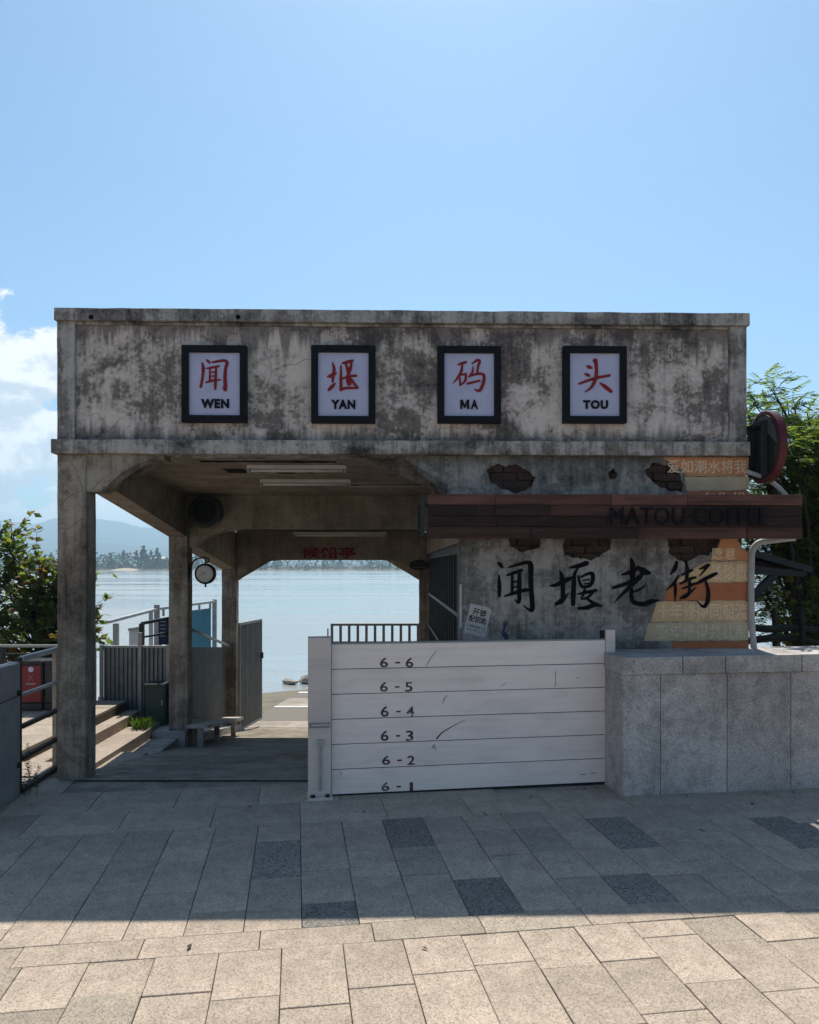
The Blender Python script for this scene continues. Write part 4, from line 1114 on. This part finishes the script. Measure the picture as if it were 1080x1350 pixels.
# ================================================================== GATES AND FENCES
def profiled(p0, p1, z0a, z0b, z1a, z1b, pitch=.05, amp=.012):
    """profiled metal sheet standing between two plan points; z0 bottom, z1 top at each end"""
    p0, p1 = Vector((*p0, 0)), Vector((*p1, 0)); d = (p1 - p0); L = d.length; d.normalize(); n = Vector((-d.y, d.x, 0))
    vs, fs = [], []
    k = int(L / pitch); m = 0
    for i in range(k):
        for s, o in ((0, -1), (.38, -1), (.5, 1), (.88, 1)):
            q = (i + s) / k; p = p0 + d * L * q + n * amp * o
            vs += [(p.x, p.y, z0a + (z0b - z0a) * q), (p.x, p.y, z1a + (z1b - z1a) * q)]; m += 1
    for i in range(m - 1): fs.append([2 * i, 2 * i + 2, 2 * i + 3, 2 * i + 1])
    return vs, fs
def gbar(px, py, v): r_ = hit(px, py, v); return (r_[0], v, r_[1])
# open leaf on the left
v0 = 5.72
h0 = hit(315, 823, v0); 
lf = thing('sheet_gate', 'grey profiled-sheet gate leaf standing open at the far left pillar', 'gate', B, (h0[0], v0, -1.0), 'gate leaves at the river end')
far = B.loc((344 - CX) / F * 12.3, 12.3)
z1 = h0[1]; z0g = hit(316, 962, v0)[1]
add('sheet', *profiled((h0[0], v0), far, z0g, z0g - .02, z1, z1, .05), M['sheet'], lf)
add('top_rail', *s_bar((h0[0], v0, z1), (far[0], far[1], z1), .04), M['steel'], lf)
add('bottom_rail', *s_bar((h0[0], v0, z0g), (far[0], far[1], z0g), .04), M['steel'], lf)
for p_ in ((h0[0], v0), far): add('stile', *s_bar((p_[0], p_[1], z0g), (p_[0], p_[1], z1), .04), M['steel'], lf)
add('latch', *s_bar((far[0] + .03, far[1] - .03, z1 - .62), (far[0] + .03, far[1] - .03, z1 - .52), .03), M['steel_dark'], lf)
# closed barred leaf on the right
vb = 5.6
a = hit(436, 822, vb); c = hit(553, 822, vb)
rg = thing('barred_gate', 'grey steel gate leaf with upright bars seen above the flood barrier', 'gate', B, (a[0], vb, -1.05), 'gate leaves at the river end')
zb0 = -.9
bx('top_rail', rg, M['steel'], a[0], c[0], vb - .018, vb + .018, a[1] - .035, a[1], .002)
bx('bottom_rail', rg, M['steel'], a[0], c[0], vb - .018, vb + .018, zb0, zb0 + .04, .002)
bx('middle_rail', rg, M['steel'], a[0], c[0], vb - .018, vb + .018, a[1] - .30, a[1] - .265, .002)
n = 11
for i in range(n):
    u = a[0] + (c[0] - a[0] - .04) * i / (n - 1)
    bx('bar', rg, M['steel'], u, u + .04, vb - .014, vb + .014, zb0 + .04, a[1] - .0352, .002)
# sheet fence between the middle and far pillars
f0 = thing('sheet_fence', 'dark profiled-sheet fence panel between the middle and far pillars with sloping handrail', 'fence', B, (.04, 3.05, -.7))
add('sheet', *profiled((.06, 3.06), (.06, 5.5), -.30, -.72, .66, .40, .05), M['sheet'], f0)
pA, pB = gbar(250, 829, 3.2), gbar(290, 848, 4.7)
add('handrail', *s_tube([(.11, 3.06, .90), (.11, 5.5, .42)], .02, 8), M['steel_light'], f0, True)
add('bottom_rail', *s_bar((.06, 3.06, -.28), (.06, 5.5, -.70), .03), M['steel'], f0)
# bench by the ramp
bn = thing('stone_bench', 'low grey slab bench along the ramp beside the middle pillar', 'bench', B, (.26, 2.7, -.5))
b0, b1 = 2.72, 4.75
def slab(va, vb_, dz0, dz1, ua, ub):
    y0_, y1_ = B.wor(ua, va).y, B.wor(ua, vb_).y
    za, zb_ = gz(y0_), gz(y1_)
    return s_prism([(va, za + dz0), (vb_, zb_ + dz0), (vb_, zb_ + dz1), (va, za + dz1)], ua, ub, 'vz')
add('seat', *slab(b0, b1, .215, .255, .235, .47), M['granite'], bn)
for va in (b0 + .1, b0 + .9, b1 - .16): add('leg', *slab(va, va + .05, -.02, .2145, .33, .39), M['granite'], bn)
# fence behind the steps
f1 = thing('sheet_fence', 'grey profiled-sheet fence standing behind the stone steps', 'fence', WF, (-3.28, 9.1, -.4))
add('sheet', *profiled((-3.68, 9.12), (-2.90, 9.12), -.5, -.5, .612, .612, .05), M['sheet'], f1)
bx('top_rail', f1, M['steel'], -3.70, -2.86, 9.10, 9.14, .612, .64, .003)
for xx in (-3.70, -3.235, -2.90): bx('post', f1, M['steel'], xx - .02, xx + .02, 9.075, 9.105, -.6, .65 if xx != -3.235 else .80, .003)
bx('post', f1, M['steel_light'], -3.80, -3.77, 9.08, 9.12, -.6, .62, .003)
# utility box
ub = thing('utility_box', 'small dark green utility box in front of the sheet fence', 'box', WF, (-2.97, 8.85, -.25))
bx('body', ub, M['boxgreen'], -3.08, -2.84, 8.82, 9.02, -.3, .20, .006)
bx('lid', ub, M['boxgreen'], -3.09, -2.83, 8.80, 9.03, .201, .225, .004)
bx('door', ub, M['boxgreen'], -3.06, -2.86, 8.812, 8.8195, -.26, .18, .002)
add('handle', *s_bar((-2.88, 8.806, -.02), (-2.88, 8.806, .04), .012), M['steel_light'], ub)
# grass tuft
gvs, gfs = [], []
for i in range(150):
    x0, y0 = rnd.gauss(-3.0, .05), rnd.gauss(8.46, .045)
    h = rnd.uniform(.06, .15); a_ = rnd.random() * math.tau; l = rnd.uniform(.02, .08)
    dx, dy = math.cos(a_), math.sin(a_); wd = .004
    i0 = len(gvs)
    gvs += [(x0 - dy * wd, y0 + dx * wd, -.225), (x0 + dy * wd, y0 - dx * wd, -.225), (x0 + dx * l * .4, y0 + dy * l * .4, -.22 + h * .7), (x0 + dx * l, y0 + dy * l, -.22 + h)]
    gfs += [[i0, i0 + 1, i0 + 2], [i0 + 2, i0 + 1, i0 + 3]]
tag(add('grass_tuft', gvs, gfs, M['grass'], None, False, WF, (-3.0, 8.46, -.22)), 'bright green grass tuft growing at the end of the steps', 'grass', kind='stuff')

# gangway beyond the fence
gg = thing('gangway', 'pale steel gangway with white handrails and panels leading out to the river', 'gangway', WF, (-4.2, 16, -1.4))
def wp(px, py, D): return Vector(((px - CX) / F * D, D, CH - (py - HY) / F * D))
A1, A2, A3 = wp(142, 820, 13.5), wp(207, 803, 15.2), wp(284, 793, 17.2)
add('handrail', *s_bar(A1, A2, .09, .05), M['steel_light'], gg); add('handrail', *s_bar(A2, A3, .07, .05), M['steel_light'], gg)
for px, py, D, wd in ((153, 822, 13.8, .09), (199, 806, 15.0, .06), (207, 797, 15.2, .10), (283, 790, 17.2, .09)):
    p = wp(px, py, D); bx('post', gg, M['steel_light'], p.x - wd / 2, p.x + wd / 2, D - .04, D + .04, -1.6, p.z, .004)
q1, q2 = wp(157, 833, 14.0), wp(203, 824, 15.1)
add('side_panel', *s_prism([(q1.x, -.9), (q2.x, -.9), (q2.x, q2.z), (q1.x, q1.z)], 14.5, 14.52), M['white_paint'], gg)
add('panel_rail', *s_bar(Vector((q1.x, 14.47, q1.z)), Vector((q2.x, 14.47, q2.z)), .05), M['steel_light'], gg)
q1, q2 = wp(212, 812, 15.5), wp(281, 801, 17.1)
add('mesh_panel', *s_prism([(q1.x, -.35), (q2.x, -.35), (q2.x, q2.z), (q1.x, q1.z)], 16.9, 16.92), M['teal'], gg)
for k in range(5):
    p = A2.lerp(A3, (k + .5) / 5); add('baluster', *s_bar((p.x, p.y, p.z - .16), (p.x, p.y, p.z - .03), .04), M['steel_light'], gg)
add('deck', *s_prism([(-5.6, 13.6), (-4.1, 13.4), (-4.9, 19), (-6.4, 19)], -.95, -.75, 'uv'), M['steel_light'], gg)
for xx, yy in ((-5.3, 14), (-4.4, 14), (-5.0, 18), (-6.0, 18)): bx('pile', gg, M['steel'], xx - .08, xx + .08, yy - .08, yy + .08, -3.2, -.951, .01)
ns = thing('notice_board', 'small dark blue notice board on posts behind the middle pillar', 'notice board', WF, (-3.6, 11.6, -1.1))
q1, q2 = wp(209, 850, 11.6), wp(226, 815, 11.6)
bx('board', ns, M['navy'], q1.x, q2.x, 11.6, 11.62, q1.z, q2.z, .003)
for k in range(5):
    zz = q2.z - .06 - k * .055; bx('text_line', ns, M['steel_light'], q1.x + .03, q2.x - .03 - .02 * (k % 2), 11.595, 11.5985, zz, zz + .014, 0)
for xx in (q1.x + .02, q2.x - .02): bx('post', ns, M['steel_dark'], xx - .015, xx + .015, 11.625, 11.655, -1.3, q2.z, .002)
rf = thing('low_railing', 'dark steel handrail with two posts between fence and gangway', 'railing', WF, (-3.7, 10.4, -1))
q1, q2 = wp(187, 822, 10.4), wp(222, 815, 10.9)
add('handrail', *s_bar(q1, q2, .04), M['steel_dark'], rf); add('lower_rail', *s_bar(q1 - Vector((0, 0, .19)), q2 - Vector((0, 0, .21)), .025), M['steel_dark'], rf)
for q in (q1, q2): bx('post', rf, M['steel_dark'], q.x - .03, q.x + .03, q.y - .03, q.y + .03, -1.3, q.z, .003)

# bins on the terrace
def bin_(name, label, x, y, m, face):
    o = thing(name, label, 'bin', WF, (x, y, 0), 'litter bins on the terrace')
    z0 = 0.0
    bx('base', o, M['bin_black'], x - .12, x + .12, y - .02, y + .24, .002, .085, .006)
    bx('body', o, M['bin_black'], x - .125, x + .125, y - .012, y + .25, .086, .52, .012)
    bx('lid', o, M['bin_black'], x - .13, x + .13, y - .03, y + .26, .5205, .555, .012)
    if face:
        pl = bx('front_panel', o, m, x - .11, x + .11, y - .022, y - .0125, .10, .50, .003)
        for s in (1, -1): add('cross_symbol', *s_bar((x - .03 * s, y - .0235, .335), (x + .03 * s, y - .0235, .405), .006, .002), M['panel'], pl)
        add('round_emblem', *s_disc((x, y - .0235, .46), (0, 1, 0), [(0, .03), (.001, .03)], 20), M['panel'], pl)
        add('panel_lettering', *s_text('其他垃圾', x - .05, x + .05, .29, .312, y - .0226, 0, .01), M['panel'], pl)
    return o
yb = 8.35
xr = (42 - CX) / F * yb
bin_('litter_bin', 'red-fronted litter bin with white cross symbol on the terrace', xr, yb, M['bin_red'], True)
bin_('litter_bin', 'black litter bin half hidden beside the red one', xr + .265, yb + .01, M['bin_black'], False)
# dark fence at the back of the terrace
bf = thing('terrace_railing', 'dark steel railing along the back of the terrace behind the bins', 'railing', WF, (-4.6, 8.92, 0))
zt_ = CH - (850 - HY) / F * 8.92
bx('top_rail', bf, M['steel'], -5.6, -3.72, 8.90, 8.95, zt_ - .03, zt_, .004)
bx('lower_rail', bf, M['steel_dark'], -5.6, -3.72, 8.91, 8.94, zt_ - .12, zt_ - .10, .003)
for xx in (-5.2, -4.80, -3.75): bx('post', bf, M['steel_dark'], xx - .03, xx + .03, 8.89, 8.955, 0, zt_ - .031, .004)

# rail fence between the near steel post and the front pillar
rl = thing('rail_fence', 'rusty four-rail fence running from the grey steel post to the front left pillar', 'fence', WF, (-2.75, 5.6, 0))
Pa, Pb = Vector((-2.735, 5.33, 0)), Vector((-2.765, 5.93, 0))
for z, w1, m in ((.945, .035, 'steel_light'), (.69, .022, 'steel_light'), (.467, .03, 'rust'), (.243, .03, 'rust'), (.018, .034, 'rust')):
    add('rail', *s_bar(Pa + Vector((0, 0, z)), Pb + Vector((0, 0, z)), w1), M[m], rl)
bx('end_post', rl, M['ramp'], -2.80, -2.765, 5.93, 5.97, 0, .93, .003)
bx('near_post', rl, M['rust'], -2.765, -2.73, 5.305, 5.335, 0, .955, .003)
np_ = thing('barrier_end_post', 'broad grey steel flood-barrier post at the left edge of the paving', 'post', WF, (-2.72, 5.0, 0))
bx('box_section', np_, M['steel'], -2.80, -2.71, 4.45, 5.255, 0, .925, .005)
bx('channel_lip', np_, M['steel'], -2.80, -2.725, 5.256, 5.30, 0, .93, .004)
bx('cover_plate', np_, M['steel_light'], -2.712, -2.706, 4.5, 5.25, .70, .90, .001) if False else None
for z in (.22, .72): add('hinge_pin', *s_disc((-2.71, 5.24, z), (1, 0, 0), [(0, .02), (.016, .02), (.02, .012)], 10), M['steel_dark'], np_)
add('seam', *s_bar((-2.7095, 4.45, .66), (-2.7095, 5.25, .70), .004, .006), M['steel_dark'], np_)
# tall weed
wv_, wf_ = [], []
stems = []
for (x0, y0, h, lean) in ((-2.66, 5.30, .36, -.02), (-2.60, 5.27, .22, .015), (-2.68, 5.27, .14, .0)):
    pts_ = [(x0 + lean * q * q + .006 * math.sin(q * 9), y0, h * q) for q in [k / 10 for k in range(11)]]
    stems.append(s_tube(pts_, [.003 * (1 - .7 * k / 10) for k in range(11)], 5))
    for k in range(int(h * 330)):
        q = rnd.uniform(.22, 1.0); b_ = Vector((x0 + lean * q * q + .006 * math.sin(q * 9), y0, h * q))
        a_ = rnd.random() * math.tau; l = (rnd.uniform(.02, .055) * (1.15 - q * .75))
        d = Vector((math.cos(a_), math.sin(a_), rnd.uniform(.3, 1.1))).normalized(); s = d.cross(Vector((0, 0, 1))).normalized() * l * .14
        i0 = len(wv_); m_ = b_ + d * l * .5
        wv_ += [b_, m_ + s, b_ + d * l + Vector((0, 0, -l * .25)), m_ - s]; wf_.append([i0, i0 + 1, i0 + 2, i0 + 3])
wd_ = thing('tall_weed', 'tall thin weed growing by the rail fence', 'weed', WF, (-2.64, 5.29, 0))
add('stems', *merge(*stems), M['weed'], wd_); add('leaves', wv_, wf_, M['weed'], wd_)

# ================================================================== RIGHT SIDE: AWNING AND RUSTIC RAILS
aw = thing('timber_awning', 'small dark lean-to awning behind the granite wall at the right', 'awning', WF, (4.0, 7.6, 0))
D1 = 7.4
q = lambda px, py, D: ((px - CX) / F * D, CH - (py - HY) / F * D)
a1, a2, a3, a4 = q(985, 722, D1), q(1074, 748, D1), q(1070, 755, D1), q(985, 731, D1)
add('roof', *s_prism([a1, a2, a3, a4], D1, D1 + 1.1), M['steel_dark'], aw)
b1_, b2_, b3_, b4_ = q(985, 744, D1), q(1066, 755, D1), q(1062, 760, D1), q(985, 757, D1)
add('tie_beam', *s_prism([b1_, b2_, b3_, b4_], D1 + .02, D1 + .1), M['steel_dark'], aw)
add('soffit', *s_prism([q(990, 735, D1), q(1052, 752, D1), q(1050, 754.5, D1), q(990, 745, D1)], D1 + .12, D1 + 1.0), M['wood'], aw)
s1, s2 = q(1022, 760, D1), q(992, 792, D1)
add('brace', *s_bar((s1[0], D1 + .05, s1[1]), (s2[0], D1 + .05, s2[1]), .07), M['steel_dark'], aw)
pz = q(990, 730, D1)
bx('post', aw, M['wood_grey'], pz[0] - .05, pz[0] + .03, D1 + .12, D1 + .2, -.6, pz[1], .004)
def rustic(name, label, pts, r):
    o = add(name, *s_tube(catmull(pts, 5), r, 8), M['bark'], None, True, WF, tuple(pts[0])); tag(o, label, 'log rail', 'rough log rails behind the wall')
D2 = 7.0
P3 = lambda px, py, D: ((px - CX) / F * D, D, CH - (py - HY) / F * D)
rustic('log_rail', 'upper dark log rail above the granite wall at the right', [P3(985, 826, D2), P3(1010, 829, D2), P3(1045, 828, D2 + .1), P3(1096, 834, D2 + .2)], .034)
rustic('log_rail', 'lower dark log rail just above the granite wall', [P3(985, 845, D2), P3(1020, 841, D2), P3(1050, 842, D2 + .1), P3(1078, 850, D2 + .1)], .034)
for i, px in enumerate((1020, 1056)):
    o = add('log_post', *s_tube([P3(px, 800, D2 + .05), P3(px + 2, 835, D2 + .06), ((px - CX) / F * D2, D2 + .06, -.8)], .022, 7), M['bark'], None, True, WF, ((px - CX) / F * D2, D2 + .06, -.8))
    tag(o, ('left' if i == 0 else 'right') + ' of two thin log posts holding the rustic rails', 'post', 'log posts behind the wall')

# ================================================================== TREES
def tree(name, label, base, trunk_h, blobs, nleaf, mat, pinnate, seed, leafsize, trunk_r=.11, lean=(0, 0)):
    r = random.Random(seed)
    base = Vector(base)
    root = thing(name, label, 'tree', WF, tuple(base), None)
    tk = [base + Vector((lean[0] * q + .06 * math.sin(q * 5 + seed), lean[1] * q + .05 * math.cos(q * 4), trunk_h * q)) for q in [k / 8 for k in range(9)]]
    br_ = [s_tube(tk, [trunk_r * (1.25 - .75 * k / 8) for k in range(9)], 9)]
    lv, lfc = [], []
    lw = .30 if pinnate else .34
    def leaf(p, d, s, n):
        """one broad leaf: two folded faces"""
        sd_ = d.cross(n)
        if sd_.length < 1e-3: return
        sd_.normalize(); nn = sd_.cross(d)
        i = len(lv)
        lv.extend([p, p + d * s * .45 + sd_ * s * lw - nn * s * .06, p + d * s, p + d * s * .45 - sd_ * s * lw - nn * s * .06])
        lfc.append([i, i + 1, i + 2, i + 3])
    def pin(p, d, s):
        d = d.normalized(); side_ = d.cross(Vector((0, 0, 1)))
        if side_.length < .1: side_ = Vector((1, 0, 0))
        side_.normalize()
        m = 7
        for k in range(1, m + 1):
            q = k / m; c = p + d * s * q + Vector((0, 0, -s * .28 * q * q))
            l = s * (.34 - .14 * q)
            for sg in (-1, 1):
                leaf(c, (side_ * sg + d * .45 + Vector((0, 0, -.15 + r.uniform(-.12, .12)))).normalized(), l, Vector((r.uniform(-.2, .2), r.uniform(-.2, .2), 1)))
    tot = sum(b[3] for b in blobs)
    for (c, rad, nb_, wgt) in [(Vector(b[0]), Vector(b[1]), b[2], b[3]) for b in blobs]:
        for k in range(nb_):
            while True:
                q = Vector((r.uniform(-1, 1), r.uniform(-1, 1), r.uniform(-1, 1)))
                if .15 < q.length < 1: break
            tip = c + Vector((q.x * rad.x, q.y * rad.y, q.z * rad.z))
            sgm = r.uniform(.35, 1.0); st = tk[int(sgm * 8)]
            if tip.z < st.z - .3: st = tk[max(1, int(sgm * 4))]
            mid_ = st.lerp(tip, .5) + Vector((r.gauss(0, .08), r.gauss(0, .08), (tip - st).length * .10))
            path = [Vector(p_) for p_ in catmull([tuple(st), tuple(mid_), tuple(tip)], 5)]
            ln = (tip - st).length
            br_.append(s_tube(path, [max(.003, (.007 + .009 * ln) * (1 - .85 * i / (len(path) - 1))) for i in range(len(path))], 5))
            cnt = max(1, int(nleaf * wgt / tot / nb_))
            tw = []
            for j in range(8):                                  # twigs
                s0 = path[r.randint(len(path) // 2, len(path) - 1)]
                e_ = s0 + Vector((r.gauss(0, .19), r.gauss(0, .19), r.gauss(.03, .15)))
                tw.append((s0, e_)); br_.append(s_tube([s0, s0.lerp(e_, .5) + Vector((0, 0, .02)), e_], [.004, .003, .002], 4, False))
            for j in range(cnt):
                s0, e_ = r.choice(tw); f_ = r.uniform(.15, 1.05); p = s0.lerp(e_, f_)
                d = ((e_ - s0).normalized() * .6 + Vector((r.gauss(0, .7), r.gauss(0, .7), r.gauss(.0, .35))))
                if d.length < .1: continue
                d.normalize()
                if pinnate: pin(p, d + Vector((0, 0, .12)), leafsize * r.uniform(.7, 1.2))
                else: leaf(p, (d + Vector((0, 0, -.25))).normalized(), leafsize * r.uniform(.6, 1.25), Vector((r.gauss(0, .5), r.gauss(0, .5), 1)).normalized())
    add('trunk', *merge(*br_), M['bark'], root, True)
    add('crown', lv, lfc, M[mat], root)
def c3(px, py, D): return ((px - CX) / F * D, D, CH - (py - HY) / F * D)
DL = 10.6
tree('bank_tree', 'leafy broadleaf tree on the bank behind the front left pillar', (-5.1, DL, -1.1), 2.2,
     [(c3(60, 765, DL), (.62, .6, .42), 13, 1.2), (c3(5, 715, DL), (.32, .5, .36), 7, .5), (c3(95, 830, DL), (.48, .6, .42), 13, 1.1), (c3(25, 830, DL), (.6, .6, .42), 13, 1.1), (c3(-60, 770, DL), (.7, .7, .7), 10, .8), (c3(118, 780, DL), (.22, .4, .45), 5, .3), (c3(60, 725, DL), (.5, .4, .18), 4, .2)],
     5600, 'leaf_left', False, 4, .12, .07)
DR = 8.6
tree('bank_tree', 'tall feathery-leaved tree rising behind the right corner of the pavilion', (4.55, DR, -.8), 2.9,
     [(c3(1005, 525, DR), (.32, .4, .26), 6, .4), (c3(1035, 620, DR), (.5, .6, .62), 15, 1.4), (c3(1075, 700, DR), (.5, .6, .5), 12, 1.2), (c3(1010, 720, DR), (.4, .5, .4), 8, .8), (c3(1045, 780, DR), (.5, .5, .22), 8, .5), (c3(990, 640, DR), (.3, .5, .5), 6, .5), ((3.25, 7.35, 2.95), (.42, .45, .38), 7, .5), ((3.45, 7.8, 3.25), (.4, .4, .25), 5, .35)],
     2700, 'leaf_right', True, 9, .21, .07, (.1, 0))
tree('bank_tree', 'dense sunlit feathery-leaved tree at the right edge of the view', (5.6, DR + .9, -.8), 2.9,
     [(c3(1078, 560, DR + .9), (.42, .5, .36), 9, .8), (c3(1090, 640, DR + .9), (.55, .6, .55), 12, 1.2), (c3(1110, 740, DR + .9), (.7, .6, .7), 12, 1.2), (c3(1160, 620, DR + .9), (.7, .7, .9), 12, 1.0), (c3(1062, 690, DR + .9), (.4, .5, .6), 9, .9), ((4.15, 7.75, 3.0), (.5, .4, .38), 9, .8), ((3.75, 7.5, 2.75), (.4, .4, .35), 7, .5)],
     3500, 'leaf_right', True, 21, .21, .09, (.1, 0))
tree('bank_shrub', 'sparse dark-branched shrub over the log rails at the right', (4.35, 7.9, -.7), .9,
     [(c3(1030, 795, 7.9), (.38, .3, .22), 7, .6), (c3(1070, 805, 7.9), (.3, .3, .25), 7, .6), (c3(1060, 770, 7.9), (.35, .3, .18), 5, .4)],
     620, 'leaf_left', False, 33, .085, .035, (0, 0))

# small litter: a few dry leaves and chips on the paving
lvv, lff = [], []
for (px, py) in ((992, 1061), (888, 1046), (905, 1050), (1046, 1046), (1054, 1048), (772, 1041), (785, 1040), (925, 1096), (480, 1072), (640, 1075), (700, 1052), (840, 1045), (1010, 1048), (560, 1252), (250, 1250), (330, 1065)):
    p = WF.gnd(px, py); a_ = rnd.random() * math.tau; l = rnd.uniform(.012, .028)
    d = Vector((math.cos(a_), math.sin(a_), 0)); s = Vector((-d.y, d.x, 0)) * l * .35
    c = Vector((p[0], p[1], .006)); i0 = len(lvv)
    lvv += [c - d * l, c + s + Vector((0, 0, .006)), c + d * l, c - s + Vector((0, 0, .004))]; lff.append([i0, i0 + 1, i0 + 2, i0 + 3])
tag(add('leaf_litter', lvv, lff, M['weed']), 'scattered dry leaves and chips on the paving', 'litter', kind='stuff')

# ================================================================== HAZE over the river
hz = bpy.data.materials.new('haze_air'); hz.use_nodes = True
t = hz.node_tree; t.nodes.clear()
pv_ = nd(t, 'ShaderNodeVolumePrincipled', {'Color': (.55, .80, 1.0, 1), 'Density': .00045, 'Anisotropy': .35})
nd(t, 'ShaderNodeOutputMaterial', {'Volume': pv_.outputs[0]})
tag(add('haze', *s_box(-4200, 4200, -60, 5100, -4.0, 262, 0), hz), kind='stuff')
